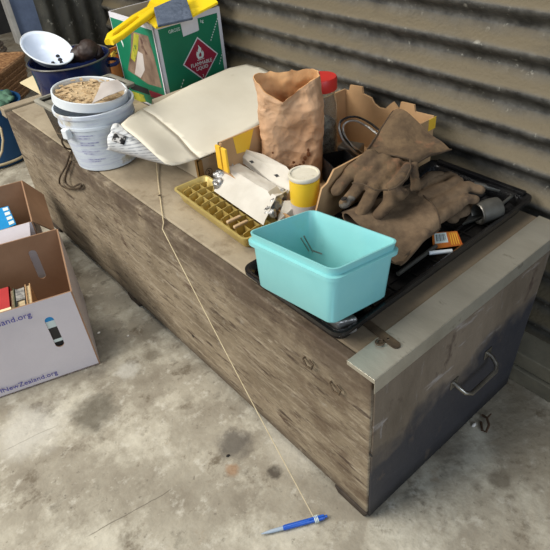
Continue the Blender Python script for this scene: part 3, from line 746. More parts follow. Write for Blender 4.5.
ga = thing('welding_glove', 'brown suede gauntlet glove on top, torn at one fingertip, draped over the cardboard tray', 'glove', at(385,170,.5), 'pair of leather gloves')
W1, W4 = at(366,152,.590), at(412,167,.568)
cuff(ga, W1, W4, at(393,113,.612), at(451,151,.575), .015, .013, M['suede'], M['suedein'])
ls = []
def P(*a): return at(*a)
Ks = [P(351,172,.566), P(364,178,.563), P(377,183,.560), P(391,187,.556)]
Ws = [P(371,156,.590), P(383,160,.587), P(395,164,.58), P(405,168,.57)]
for k, w_ in zip(Ks, Ws): ls += chain([w_, k], [.018,.017], .72)
Tips = [[P(343,182,.556), P(337,191,.545)], [P(355,192,.547), P(345,203,.535)], [P(367,203,.542), P(359,215,.524)], [P(390,203,.542), P(378,215,.524)]]
for k, tp in zip(Ks, Tips): ls += chain([k]+tp, [.0155,.0142,.0128], .75)
ls += chain([Ks[3], P(399,196,.545), P(404,192,.545)], [.014,.014,.011], .75)
hb = ellipsoids(ls, 'hand', M['suede'], ga, .0032, 5, .0022, 38)
ls = chain([P(408,166,.590), P(402,177,.592), P(391,186,.584)], [.011,.0135,.0105], .6)
tb = ellipsoids(ls, 'thumb', M['suede'], ga, .003, 5, .001, 38)
b = MB(); b.tube([P(u,v,z) for u,v,z in ((410,160,.604),(411,168,.602),(406,179,.602),(397,187,.598),(389,190,.592))], .0016, 6); b.build('seam', M['seam'], ga, smooth=True)
b = MB(); b.tube([P(u,v,z) for u,v,z in ((352,183,.573),(363,184,.577),(375,190,.574),(388,190,.570))], .0014, 6); b.build('seam', M['seam'], ga, smooth=True)
ls = chain([P(414,166,.585), P(415,178,.572), P(417,186,.56)], [.010,.008,.010], .9) + chain([P(417,186,.56), P(412,189,.556)], [.008,.006], .8)
ellipsoids(ls, 'bunched_side', M['suede'], ga, .003, 4, .003, 60)
# torn tip with grey lining showing
ls = chain([P(350,198,.543), P(343,206,.533)], [.0095,.0085], .8)
lg = ellipsoids(ls, 'torn_lining', M['lining'], ga, .003, 3, .003, 90); lg['label'] = 'frayed grey lining in the torn fingertip'
b = MB(); c = P(344,199,.5485); b.M = Matrix.Translation(c); b.lathe([(.0002,-.002),(.0075,0),(.007,.0022),(.0002,.0022)], n=9, sy=.7); b.build('torn_hole', M['soot'], ga, smooth=True)

gb = thing('welding_glove', 'tan-brown suede gauntlet glove lying underneath, in the black tray, fingers toward the wall', 'glove', at(420,215,.45), 'pair of leather gloves')
cuff(gb, at(412,186,.516), at(440,228,.492), at(342,215,.52), at(400,268,.488), .015, .012, M['suede2'], M['suedein'])
ls = []
Wb = [P(413,190,.512), P(421,199,.508), P(428,209,.502), P(434,219,.496)]
Kb = [P(436,180,.512), P(445,188,.512), P(452,196,.508), P(456,205,.500)]
for w_, k in zip(Wb, Kb): ls += chain([w_, k], [.018,.017], .8)
for k, tp in zip(Kb, [[P(450,176,.512),P(459,181,.505)], [P(456,181,.516),P(464,188,.508)], [P(468,186,.516),P(480,190,.508)], [P(466,199,.506),P(474,200,.500)]]):
    ls += chain([k]+tp, [.0145,.0125,.0115], .85)
ellipsoids(ls, 'hand', M['suede2'], gb, .0032, 5, .0022, 38)
ls = chain([P(418,186,.522), P(430,175,.526), P(441,174,.52)], [.012,.012,.009], .7)
ellipsoids(ls, 'thumb', M['suede2'], gb, .003, 5, .001, 38)
for a, c in ((ga, 1), (gb, 1)): pass

# ---------------------------------------------------------------- gold ice tray
t = thing('ice_cube_tray', 'gold coloured metal ice cube tray with dividers near the chest front edge', 'ice tray', (.115,.545,H))
Mi = frame((.116,.548,H+.0005), R_(-3)); IW, IL = .094, .296
b = MB(); b.M = Mi
b.rings([rrect(w,d,.012,z,5) for w,d,z in ((IW-.026,IL-.03,0),(IW-.022,IL-.024,.003),(IW-.010,IL-.010,.030),(IW,IL,.031),(IW,IL,.034),(IW-.008,IL-.008,.034),(IW-.014,IL-.014,.030),(IW-.028,IL-.03,.004))]); b.build('tray_body', M['gold'], t, smooth=True)
b = MB(); b.M = Mi
b.box(-.013,-.0118,-IL/2+.014,IL/2-.014,.012,.031)
b.build('long_divider', M['goldin'], t)
b = MB(); b.M = Mi; b.box(.0118,.013,-IL/2+.014,IL/2-.014,.012,.031)
b.build('long_divider', M['goldin'], t)
b = MB(); b.M = Mi; b.box(-.036,.036,-IL/2+.014,IL/2-.014,.010,.012)
b.build('cell_floor', M['goldin'], t)
for i in range(10):
    y = -IL/2+.026+i*.0272; b = MB(); b.M = Mi
    for s in (-1, 1):
        b.prism([(0,.0),(.026,.0),(.033,.026),(.020,.029),(.010,.029),(0,.031)] if s > 0 else [(-.033,.026),(-.026,0),(0,0),(0,.031),(-.010,.029),(-.020,.029)], (), (0,y,.004), (1,0,0), (0,0,1), .0016)
    b.build('divider', M['goldin'], t)
for i, y in enumerate((-.094,-.068)):
    b = MB(); b.M = Mi; b.box(-.036,.0,y-.004,y+.004,.031,.0375); b.build('lever_bar', M['cardedge'], t, bevel=.002)

# ---------------------------------------------------------------- crumpled white pack with foil, leaning on the ice tray
pk = thing('torn_carton', 'torn white card carton with crumpled silver foil resting on the ice tray', 'carton', at(245,200,.475))
def quadmesh(corners, th=.0012, n=10, amp=.003, sc=40, seed=0):
    a, b_, c, d = [Vector(p) for p in corners]; nv = (b_-a).cross(d-a).normalized(); mb = MB()
    g0 = []; g1 = []
    for i in range(n+1):
        r0 = []; r1 = []
        for j in range(n+1):
            p = a.lerp(b_, j/n).lerp(d.lerp(c, j/n), i/n); k = noise.fractal(p*sc+Vector((seed,0,0)), 1, 2, 3)*amp
            r0.append(p+nv*k); r1.append(p+nv*(k-th))
        g0.append(r0); g1.append(r1)
    mb.rings(g0, False, False, close=False); mb.rings([list(reversed(r)) for r in g1], False, False, close=False)
    def strip(u, v): mb.rings([u, v], False, False, close=False)
    strip(g0[0], g1[0]); strip(g0[-1], g1[-1]); strip([r[0] for r in g0], [r[0] for r in g1]); strip([r[-1] for r in g0], [r[-1] for r in g1])
    return mb
f0, f1 = P(214,191,.482), P(263,225,.482)          # front bottom edge
g0, g1 = P(226,166,.520), P(276,196,.520)          # front top edge
bk0, bk1 = g0+Vector((.036,.004,-.006)), g1+Vector((.036,.004,-.006))
quadmesh([f0,f1,g1,g0], amp=.003).build('front_panel', M['wcard2'], pk, smooth=True)
quadmesh([g0,g1,bk1,bk0], amp=.004, seed=4).build('top_panel', M['wcard2'], pk, smooth=True)
b = MB(); fl = [(232,160,.512),(233,154,.530),(238,151,.538),(262,158,.541),(284,170,.543),(289,176,.536),(289,190,.515),(285,200,.500)]
pts = [P(*q)+Vector((.014,.008,.0)) for q in fl]; cen = sum(pts, Vector())/len(pts)
nv = (pts[3]-pts[0]).cross(pts[6]-pts[0]).normalized()*.0012
b.add(pts+[p-nv for p in pts], [tuple(range(8)), tuple(reversed(range(8,16)))]+[(i,(i+1)%8,8+(i+1)%8,8+i) for i in range(8)])
b.build('back_flap', M['wcard2'], pk)
for (u, v, z), s in (((250,164,.5385),1),((275,178,.5395),1)):
    b = MB()
    c = P(u,v,z)+Vector((.010,.004,.0)); nn = nv.normalized(); nn = nn if nn.dot(CP-c) > 0 else -nn
    ex = (P(284,170,.54)-P(238,151,.535)).normalized(); b.prism([(-.009,-.0015),(-.003,-.0025),(.002,-.004),(.005,-.001),(.009,0),(.004,.002),(0,.003),(-.004,.001)], (), c+nn*.0015, ex, nn.cross(ex), .001); b.build('slot_tear', M['ink'], pk)
ls = [(P(221,176,.500),(.016,.018,.018),None),(P(218,184,.492),(.012,.016,.014),None),(P(229,167,.512),(.012,.014,.012),None)]
o = ellipsoids(ls, 'foil_wad', M['foil'], pk, .003, 2, .010, 55)
ls = [(P(276,203,.500),(.014,.014,.014),None),(P(270,213,.492),(.012,.014,.014),None),(P(282,195,.505),(.010,.012,.012),None)]
ellipsoids(ls, 'foil_wad', M['foil'], pk, .003, 2, .010, 55)
quadmesh([P(277,186,.532),P(268,192,.524),P(277,206,.498),P(284,196,.510)], n=5, amp=.003).build('side_flap', M['cartonb'], pk, smooth=True)
# small white packet
q0 = P(287,203,.50); b = MB()
c4 = [P(278,222,.478), P(298,214,.478), P(302,200,.505), P(284,200,.505)]
nv = (c4[1]-c4[0]).cross(c4[3]-c4[0]).normalized()
if nv.dot(CP-c4[0]) < 0: nv = -nv
b.hexa([p-nv*.016 for p in c4]+c4)
t = thing('white_packet', 'small creased white packet between the torn carton and teal tub', 'packet', (c4[0]+c4[1])/2)
b.build('packet_body', M['wcard2'], t, bevel=.003)
b = MB(); u_ = (c4[1]-c4[0]); w_ = (c4[3]-c4[0])
for s in (.28, .36): 
    a = c4[0]+u_*s+nv*.0003; b.tube([a+w_*.05, a+w_*.95], .0006, 5)
b.build('printed_line', M['greycap'], t)

# ---------------------------------------------------------------- beige carton with circled 2, and the cream-white card over it
ct = thing('beige_carton', 'flat beige carton marked with a circled 2 under the cream-white card', 'carton', (.30,.86,H))
b = MB(); b.box(.176,.43,.726,.905,H+.0005,.498); b.build('carton_body', M['cartonb'], ct, bevel=.002)
b = MB(); b.box(.170,.1758,.72,.735,H+.001,.499); b.box(.170,.182,.7195,.7255,H+.001,.499); b.build('tape_strip', M['cartontape'], ct)
cc = aty(209,172,.7255); b = MB(); b.prism(circle(cc.x, cc.z, .0105, 24), [circle(cc.x, cc.z, .0092, 24)], (0,.7258,0), (1,0,0), (0,0,1), .0004); b.build('printed_ring', M['ink'], ct)
lettering('2', .016, (cc.x-.0045,.7256,cc.z-.0055), (1,0,0), (0,0,1), M['ink'], ct)
# card
wc = thing('white_card_sheet', 'large cream-white folded card sheet lying over the beige carton', 'card sheet', (.3,.9,.5))
ZV = {(142,109):.575,(160,101):.572,(190,85):.566,(229,68):.560,(247,64):.558,(262,68):.555,(292,84):.542,(262,122):.523,(240,136):.518,(217,151):.513,(199,158):.510,
      (190,150):.519,(178,136):.538,(165,125):.554,(154,116):.566,(130,116):.577,(121,124):.578,(124,128):.575,(137,138):.565,(150,150):.552,(160,159):.540,(165,163):.534,(172,165):.528,(180,164):.522}
main = [(142,109),(160,101),(190,85),(229,68),(247,64),(262,68),(292,84),(262,122),(240,136),(217,151),(199,158)]
fold = [(199,158),(190,150),(178,136),(165,125),(154,116),(142,109)]
flap = [(142,109),(130,116),(121,124),(124,128),(137,138),(150,150),(160,159),(165,163),(172,165),(180,164),(199,158)]
def sheet(outline, th, name):
    """curved card with real thickness; height of inner points blended from the edges"""
    poly = [at(u, v, ZV[(u, v)]) for u, v in outline]
    bm = bmesh.new(); vs = [bm.verts.new(p) for p in poly]
    f = bm.faces.new(vs); bmesh.ops.triangulate(bm, faces=[f])
    edge = []
    for i in range(len(poly)):
        a, c = poly[i], poly[(i+1) % len(poly)]; n = max(1, int((c-a).length/.02)); edge += [a.lerp(c, k/n) for k in range(n)]
    for _ in range(4):
        bmesh.ops.subdivide_edges(bm, edges=[e for e in bm.edges if e.calc_length() > .025], cuts=1); bmesh.ops.triangulate(bm, faces=[f for f in bm.faces if len(f.verts) > 3])
    for v in bm.verts:
        if not v.is_boundary:
            sw = sz_ = 0
            for p in edge:
                w_ = 1/((p.x-v.co.x)**2+(p.y-v.co.y)**2+1e-6)**1.3; sw += w_; sz_ += w_*p.z
            v.co.z = sz_/sw + .0015*noise.noise(v.co*9)
    bmesh.ops.recalc_face_normals(bm, faces=bm.faces)
    if sum(f.normal.z for f in bm.faces) < 0: bmesh.ops.reverse_faces(bm, faces=bm.faces)
    for f in bm.faces: f.smooth = True
    me = bpy.data.meshes.new(name); bm.to_mesh(me); bm.free(); return me
def link_me(me, name, m, parent):
    off = Vector((0,0,0)); q = parent
    while q is not None: off += q.location; q = q.parent
    for v in me.vertices: v.co -= off
    me.materials.append(m)
    o = bpy.data.objects.new(name, me); COL.objects.link(o); o.parent = parent
    k = o.modifiers.new('thick', 'SOLIDIFY'); k.thickness = .0022; return o
mid = [(190,150),(178,136),(165,125),(154,116)]
link_me(sheet(main+mid, .0022, 'm'), 'main_panel', M['wcard'], wc)
link_me(sheet(flap+mid, .0022, 'f'), 'folded_flap', M['wcard'], wc)
b = MB(); b.tube([at(u,v,ZV[(u,v)])+Vector((0,0,.0002)) for u, v in fold], .0007, 5); b.build('crease', M['cartonb'], wc)
b = MB(); b.hexa([(.20,.93,.441),(.42,.93,.441),(.42,1.09,.441),(.24,1.09,.441),(.21,.93,.535),(.42,.93,.545),(.42,1.05,.55),(.25,1.05,.55)])
tag(b.build('plain_carton', M['cartonb'], bevel=.002), 'plain carton beneath the cream-white card, nearest the green box', 'carton')

# rolled newspaper
nr = thing('rolled_newspaper', 'loosely rolled newspaper poking out from under the cream-white card beside the bucket', 'newspaper', at(130,145,H))
A = P(112,137,.550); B_ = P(172,157,.492)
def roll(rad0, rad1, turns, z=0):
    rings = []; d = (B_-A); ax = d.normalized(); sd = ax.cross(Vector((0,0,1))).normalized(); up = sd.cross(ax)
    n = 46
    for i in range(19):
        t = i/18; c = A.lerp(B_, t); R0 = rad0+(rad1-rad0)*t; row = []
        for j in range(n):
            g = j/(n-1)*turns*2*pi; r = R0*(1-.35*(g/(turns*2*pi)))+.0012*noise.noise(c*30+Vector((g,0,0)))
            e = .006*noise.noise(Vector((g*1.3,0,4))) if i in (0,) else 0
            row.append(c + (sd*math.cos(g+1.0)*1.0 + up*math.sin(g+1.0)*.85)*r + ax*e)
        rings.append(row)
    return rings
rg = roll(.043,.030,1.8)
m = mat('newsprint', (206,206,204), (220,220,216), 8, .8, .1, 40)
def lines(nt):
    N, L = nt.nodes, nt.links
    tc = N.new('ShaderNodeTexCoord'); mp = N.new('ShaderNodeMapping'); d = (B_-A)
    mp.inputs['Rotation'].default_value = (0,0,-math.atan2(d.y, d.x))
    L.new(tc.outputs['Object'], mp.inputs[0])
    w = N.new('ShaderNodeTexWave'); w.wave_type = 'BANDS'; w.bands_direction = 'Z'; w.inputs['Scale'].default_value = 42; w.inputs['Distortion'].default_value = .6; w.inputs['Detail'].default_value = 2
    L.new(mp.outputs[0], w.inputs[0])
    n = N.new('ShaderNodeTexNoise'); n.inputs['Scale'].default_value = 90; L.new(tc.outputs['Object'], n.inputs[0])
    mu = N.new('ShaderNodeMath'); mu.operation = 'MULTIPLY'; L.new(w.outputs[1], mu.inputs[0]); L.new(n.outputs[0], mu.inputs[1])
    mr = N.new('ShaderNodeMapRange'); mr.inputs[1].default_value = .3; mr.inputs[2].default_value = .5; mr.inputs[4].default_value = .6; L.new(mu.outputs[0], mr.inputs[0]); return mr.outputs[0]
overlay(m, (120,120,128), lines)
b = MB(); b.rings(rg, False, False, close=False); o = b.build('paper_roll', m, nr, smooth=True)
sm = o.modifiers.new('thick', 'SOLIDIFY'); sm.thickness = .0008
# dark printed photo on the roll near its open end
best = []
d = (B_-A); ax = d.normalized(); sd = ax.cross(Vector((0,0,1))).normalized(); upv = sd.cross(ax)
def on_roll(t, g, lift=.0012):
    c = A.lerp(B_, t); r = (.043-.013*t)*(1-.35*(g/(1.8*2*pi)))+lift
    return c + (sd*math.cos(g+1.0)+upv*math.sin(g+1.0)*.85)*r
# the side of the roll that faces the camera
gs = min([k*.05 for k in range(130)], key=lambda g: -( (sd*math.cos(g+1)+upv*math.sin(g+1)*.85).dot((CP-A).normalized())))
if gs < 0: gs += 2*pi
def patch(t0, t1, ga_, gb_, name, mm, lift=.0014):
    b = MB(); rows = [[on_roll(t0+(t1-t0)*i/4, gs+ga_+(gb_-ga_)*j/6, lift) for j in range(7)] for i in range(5)]
    b.rings(rows, False, False, close=False); o = b.build(name, mm, nr, smooth=True); s = o.modifiers.new('t', 'SOLIDIFY'); s.thickness = .0004
patch(.06,.26,-.15,.85,'printed_photo', mat('newsprint_photo', (26,24,24), (200,196,190), 55, .8, lo=.47, hi=.53))

# ---------------------------------------------------------------- string and pen
t = thing('twine', 'thin cream twine hanging over the chest front down to the blue pen', 'string', (-.04,.35,0))
pe = P(313,516,.014)
pts = [P(156,160,.4455), P(158,180,.4425), P(160,197,.442), P(162,212,.442), P(163.5,223,.4425), Vector((-.008,.62,.437))]
e0 = pts[-1]; n = 14
for i in range(1, n+1):
    s = i/n; p = e0.lerp(pe, s); p.z -= .012*math.sin(pi*s); pts.append(p)
b = MB(); b.tube(pts, .0011, 6); b.build('cord', M['string'], t, smooth=True)
b = MB(); b.tube([P(160,196,.4432)+Vector((.003*math.cos(a*1.3), .004*math.sin(a), .0006*a)) for a in [i*.7 for i in range(10)]], .0012, 6); b.build('knot', M['seam'], t, smooth=True)
p0, p1 = P(261,534,.0062), P(327,516,.0062); pen = thing('ballpoint_pen', 'blue pen with clear tip lying on the floor, tied to the twine', 'pen', (p0+p1)/2*1)
pen.location.z = 0
dd = p1-p0; Lp = dd.length; Mp = Matrix.Translation(p0) @ dd.to_track_quat('Z','Y').to_matrix().to_4x4()
b = MB(); b.M = Mp; b.lathe([(.0045,Lp*.33),(.0055,Lp*.36),(.0056,Lp*.93),(.0048,Lp*.96)], n=18); b.build('barrel', M['penblue'], pen, smooth=True)
b = MB(); b.M = Mp; b.lathe([(.0008,0),(.0018,.006),(.0036,Lp*.14),(.0044,Lp*.33)], n=18); x = b.build('tip', M['penclear'], pen, smooth=True); x['label'] = 'clear grey tapering tip'
b = MB(); b.M = Mp; b.lathe([(.003,Lp*.96),(.003,Lp),(.001,Lp+.001)], n=12); b.build('push_button', M['penblue'], pen, smooth=True)
b = MB(); b.M = Mp; b.box(-.0015,.0015,.0055,.0075,Lp*.72,Lp*.95); b.build('clip', M['penblue'], pen)
b = MB(); b.M = Mp
for k in range(3): b.tube([(.0068*math.cos(a), .0068*math.sin(a), Lp*(.80+.022*k)+.0006*a) for a in [i*.45 for i in range(15)]], .0012, 6)
b.tube([(.006,.002,Lp*.8),(.010,-.004,Lp*.87),(.006,-.008,Lp*.95)], .0012, 6)
x = b.build('twine_binding', M['printw'], pen, smooth=True)

# ---------------------------------------------------------------- white bucket
bc_ = Vector((.078,1.04,H+.0005)); bk = thing('plastic_bucket', 'dirty white plastic bucket standing on the chest beside the rolled newspaper', 'bucket', bc_)
b = MB(); b.lathe([(.079,0),(.083,.003),(.0965,.118),(.0995,.120),(.0995,.127),(.0975,.128),(.0995,.150),(.105,.151),(.105,.160),(.101,.161),(.098,.150),(.081,.004)], bc_, 40); b.build('bucket_body', M['bucket'], bk, smooth=True)
va = math.atan2(CP.y-bc_.y, CP.x-bc_.x)
for z_, g0_, g1_ in ((.105,-.75,-.25),(.098,-.75,-.35),(.085,-.7,-.15),(.078,-.7,-.3),(.06,-.75,-.2),(.053,-.7,-.4),(.036,-.65,-.1),(.030,-.65,-.25)):
    b = MB(); rz = .0832+(z_-.003)*.0135/.115+.0004
    rows = [[(bc_.x+(rz+o_)*math.cos(va+g0_+(g1_-g0_)*i/10), bc_.y+(rz+o_)*math.sin(va+g0_+(g1_-g0_)*i/10), bc_.z+z_+h_) for i in range(11)] for h_, o_ in ((0,0),(.0035,.0005))]
    b.rings(rows, False, False, close=False); b.build('faded_print_line', M['fadeprint'], bk, smooth=True)
# handle lug and wire
e = P(64,133,.560); ev = Vector((e.x-bc_.x, e.y-bc_.y, 0)).normalized(); E0 = Vector((bc_.x,bc_.y,H+.118))+ev*.104
b = MB(); b.M = Matrix.Translation(E0) @ Matrix.Rotation(math.atan2(ev.y, ev.x), 4, 'Z')
b.box(-.008,.010,-.010,.010,-.016,.010); b.build('handle_lug', M['white'], bk, bevel=.003)
b = MB(); pw = [E0+ev*.010, P(64,140,.52), P(66,150,.478), P(72,152,.449), P(80,149,.4465)]
b = MB(); b.M = Matrix.Identity(4); arc = []
for i in range(15):
    a = pi*i/14; arc.append(E0+ev*.008 + Vector((0,0,0)) + (Vector((bc_.x,bc_.y,0))-Vector((E0.x,E0.y,0)))*(1-math.cos(a))*1.06*.0)
# wire bail lying down around the bucket's far side
a0 = math.atan2(ev.y, ev.x); b.tube([Vector((bc_.x+.111*math.cos(a0-g), bc_.y+.111*math.sin(a0-g), H+.115-.02*math.sin(g))) for g in [i*pi/18 for i in range(19)]], .002, 6)
b.build('wire_handle', M['rust'], bk, smooth=True)
# lid full of chips set askew on the bucket
lt = thing('bucket_lid', 'upturned white lid full of wood chips sitting askew on the bucket', 'lid', (.072,1.04,H+.17))
ml = frame((.078,1.045,H+.180), 0) @ Matrix.Rotation(R_(9), 4, Vector((.7,.7,0))) @ Matrix.Diagonal((.93,.93,1,1)) 
b = MB(); b.M = ml; b.lathe([(.098,-.012),(.102,-.012),(.102,.010),(.0985,.011),(.096,.009),(.095,-.004)], n=40); b.build('lid_shell', M['white'], lt, smooth=True)
b = MB(); b.M = ml; rs = []
for r, z in ((.094,-.002),(.08,.004),(.055,.007),(.03,.008),(.002,.009)):
    rs.append([(r*math.cos(2*pi*j/40), r*math.sin(2*pi*j/40), z+.003*noise.noise(Vector((r*90*math.cos(j), r*90*math.sin(j), 0)))) for j in range(40)])
b.rings(rs); st = b.build('wood_chips', M['chips'], lt, smooth=True); st['kind'] = 'stuff'
b = MB()
for i in range(90):
    a = random.uniform(0, 2*pi); r = .088*math.sqrt(random.random()); b.M = ml @ Matrix.Translation((r*math.cos(a), r*math.sin(a), .008)) @ Matrix.Rotation(random.uniform(0, pi), 4, 'Z') @ Matrix.Rotation(random.uniform(-.5,.5), 4, 'X')
    l = random.uniform(.004,.012); w_ = random.uniform(.002,.004); b.box(-l,l,-w_,w_,0,.0012)
st = b.build('loose_shavings', M['chips'], lt); st['kind'] = 'stuff'
z_ = H+.205
b = quadmesh([P(92,103,z_-.004),P(126,88,z_-.004),P(117,79,z_+.006),P(101,84,z_+.006)], th=.001, n=8, amp=.004, sc=25)
tag(b.build('torn_paper', M['papergrey'], smooth=True), 'torn grey paper scrap resting on the wood chips in the lid', 'paper')

# wire loop hanging over the front of the chest
wl = MB(); pts = [P(63,134,.535), P(62,142,.50), P(66,148,.462), P(72,150,.4465), atx(70,154,-.006), atx(66,166,-.010), atx(60,177,-.012), atx(60,184,-.012), atx(66,188,-.012), atx(74,189,-.012), atx(81,187,-.010), atx(80,184,-.010), atx(72,187,-.014), atx(66,183,-.014), atx(66,174,-.012), atx(71,160,-.009), P(72,152,.446)]
q = []
for i in range(len(pts)-1):
    p0_, p1_, p2_, p3_ = pts[max(i-1,0)], pts[i], pts[i+1], pts[min(i+2,len(pts)-1)]
    for j in range(5):
        s = j/5; q.append(.5*((2*p1_)+(p2_-p0_)*s+(2*p0_-5*p1_+4*p2_-p3_)*s*s+(3*p1_-p0_-3*p2_+p3_)*s**3))
wl.tube(q, .0028, 7); tag(wl.build('wire_loop', M['rust'], smooth=True), 'bent dark wire loop hanging over the chest front below the bucket', 'wire')

# black trough behind the bucket
t = thing('black_trough', 'black plastic trough with grey rim standing behind the white bucket', 'trough', (.15,1.22,H))
b = MB(); b.M = frame((.138,1.238,H+.0005), R_(3))
b.rings([rrect(w,d,.01,z,4) for w,d,z in ((.205,.085,0),(.21,.09,.004),(.235,.115,.118),(.231,.111,.118),(.2,.082,.006))]); b.build('trough_body', M['blackpl'], t, smooth=True)
b = MB(); b.M = frame((.138,1.238,H+.0005), R_(3))
b.rings([rrect(w,d,.01,z,4) for w,d,z in ((.238,.118,.112),(.258,.140,.113),(.260,.142,.121),(.252,.134,.124),(.236,.116,.124),(.234,.114,.118))], True, False); x = b.build('rim', M['trimgrey'], t, smooth=True); x['label'] = 'grey plastic rim'

# ---------------------------------------------------------------- enamel pot, bowl, boot
pc = Vector((.228,1.535,H+.012)); pot = thing('enamel_pot', 'dark blue speckled enamel cooking pot at the far end of the chest', 'pot', pc)
b = MB(); b.lathe([(.098,0),(.110,.004),(.120,.02),(.128,.121),(.133,.123),(.133,.127),(.127,.128),(.123,.121),(.115,.02),(.1,.006)], pc, 44); b.build('pot_body', M['enamel'], pot, smooth=True)
b = MB(); b.tube([pc+Vector((.133*math.cos(a),   .133*math.sin(a), .127)) for a in [i*2*pi/44 for i in range(45)]], .0028, 8); x = b.build('rim', M['greycap'], pot, smooth=True); x['label'] = 'worn grey metal rim'
dv = (P(62,81,H+.06)-pc); dv.z = 0; da = math.atan2(dv.y, dv.x)
for R0 in (.030, .012):
    b = MB(); b.tube([pc+Vector(((.1215+.0001*zz)*math.cos(da+gg), .1215*math.sin(da+gg), .055+zz)) for gg, zz in [(R0*math.cos(a)/.12, R0*math.sin(a)) for a in [i*2*pi/26 for i in range(27)]]], .0012, 5); b.build('painted_ring', M['speck'], pot, smooth=True)
hd = (P(92,72,H+.08)-pc); hd.z = 0; ha = math.atan2(hd.y, hd.x)
b = MB(); hp = []
for i in range(9):
    g = -.30+.60*i/8; rr_ = .128+.026*math.sin(pi*i/8)**.5; hp.append(pc+Vector((rr_*math.cos(ha+g), rr_*math.sin(ha+g), .090)))
b.tube(hp, .0062, 8); b.build('handle', M['enamel'], pot, smooth=True)
bl = thing('enamel_bowl', 'white enamel bowl with chipped base tipped on its side in the blue pot', 'bowl', pc+Vector((-.02,.0,.04)))
bb = P(47,48,.600); ctr = P(47,48,.618)
nrm = Vector((-.02,-.22,.60)).normalized()
rot = nrm.to_track_quat('Z','Y').to_matrix().to_4x4()
# long axis along the chest's far diagonal
lx = (P(72,62,.575)-P(20,36,.620)).normalized(); lx = (lx-nrm*lx.dot(nrm)).normalized(); ly = nrm.cross(lx)
mb_ = Matrix(((lx.x,ly.x,nrm.x,ctr.x),(lx.y,ly.y,nrm.y,ctr.y),(lx.z,ly.z,nrm.z,ctr.z),(0,0,0,1)))
b = MB(); b.M = mb_; b.lathe([(.001,-.044),(.05,-.042),(.075,-.030),(.096,-.004),(.101,-.001),(.101,.002),(.096,.002),(.090,-.002),(.070,-.026),(.047,-.037),(.001,-.039)], n=44, sy=.66); b.build('bowl_shell', M['enamelw'], bl, smooth=True)
b = MB(); b.M = mb_; b.tube([(.101*math.cos(a), .101*.66*math.sin(a), .001) for a in [i*2*pi/44 for i in range(45)]], .0022, 6); x = b.build('rim', M['white'], bl, smooth=True)
b = MB()
for x_, y_, r_ in ((.010,.026,.007),(.030,.020,.008),(.030,-.008,.006),(.048,.012,.006),(.05,-.014,.006)):
    re = math.hypot(x_, y_/.66); zi = -.037+(re-.047)*.52 if re > .047 else -.038; b.M = mb_ @ Matrix.Translation((x_, y_, zi-.001)); b.lathe([(.0003,.001),(r_,.003),(r_*.8,.0065),(.0003,.007)], n=9)
x = b.build('chipped_spot', M['chipenamel'], bl, smooth=True)
ls = [(P(88,50,.600),(.036,.034,.034),None),(P(80,54,.588),(.032,.03,.028),None),(P(74,58,.565),(.032,.03,.018),None),(P(66,60,.562),(.022,.03,.016),None),(P(97,52,.575),(.022,.025,.028),None)]
o = ellipsoids(ls, 'leather_boot', M['leatherdk'], None, .004, 6, .004, 30); tag(o, 'dark brown crumpled leather shoe stuffed in the blue enamel pot', 'shoe')
ls = [(P(85,74,.50),(.05,.05,.03),None)]
# cream board under the pot
b = MB(); q = [P(20,83,H+.0085), P(42,95,H+.0085), Vector((.28,1.50,H+.0085)), Vector((.33,1.66,H+.0085)), P(37,74,H+.0085)]
n5 = len(q); b.add([v-Vector((0,0,.0038)) for v in q]+q, [tuple(reversed(range(n5))), tuple(range(n5,2*n5))]+[(i,(i+1)%n5,n5+(i+1)%n5,n5+i) for i in range(n5)])
for v in b.v: v.z += .0025
tag(b.build('cream_board', M['cream']), 'thin cream board under the blue pot, overhanging the chest end', 'board')
# small orange wooden tray right of the pot
t = thing('wooden_tray', 'small orange-brown wooden tray between the blue pot and the green box', 'tray', (.43,1.58,H))
b = MB(); b.M = frame((.475,1.665,H+.009), R_(12)); b.box(-.075,.075,-.065,.065,0,.006); b.build('base', M['orangep'], t)
for x0, x1, y0, y1 in ((-.075,.075,-.071,-.065),(-.075,.075,.065,.071),(-.081,-.075,-.071,.071),(.075,.081,-.071,.071)):
    b = MB(); b.M = frame((.475,1.665,H+.009), R_(12)); b.box(x0,x1,y0,y1,0,.062); b.build('side', M['orangep'], t, bevel=.001)
b = MB(); cr = Vector((.455,1.65,H+.050)); b.M = frame(cr, 0, (R_(75), 0)); b.lathe([(.020,-.010),(.034,-.010),(.034,.010),(.020,.010)], n=28, cap0=False, cap1=False); b.rings([[(.020*math.cos(2*pi*j/28), .02*math.sin(2*pi*j/28), z) for j in range(28)] for z in (-.010,.010)], False, False)
tag(b.build('tape_roll', mat('yellow_black_tape', (30,28,26), (196,168,60), 30, .5, lo=.49, hi=.52), smooth=True), 'roll of yellow and black tape in the small wooden tray', 'tape')

# ---------------------------------------------------------------- green flammable-liquid box
gx0, gx1, gy0, gy1, gz0, gz1 = .349, .583, 1.145, 1.418, H+.0005, .710
gbx = thing('green_carton', 'green open carton with red flammable liquid diamond, at the wall behind the white card', 'cardboard box', ((gx0+gx1)/2,(gy0+gy1)/2,H))
GM = [M['boxwhite'], M['green'], M['boxin']]
def wallp(name, o, ux, w, mf, mb):
    b = MB(); b.mi = 0; b.prism([(0,0),(w,0),(w,gz1-gz0),(0,gz1-gz0)], (), o, ux, (0,0,1), .004, mif=mf, mib=mb); return b.build(name, GM, gbx)
wallp('near_wall', (gx0,gy0+.004,gz0), (1,0,0), gx1-gx0, 0, 2)      # normal -y
wallp('far_wall', (gx0,gy1,gz0), (1,0,0), gx1-gx0, 2, 0)
wallp('left_wall', (gx0,gy0,gz0), (0,1,0), gy1-gy0, 2, 0)
wallp('right_wall', (gx1-.004,gy0,gz0), (0,1,0), gy1-gy0, 2, 2)
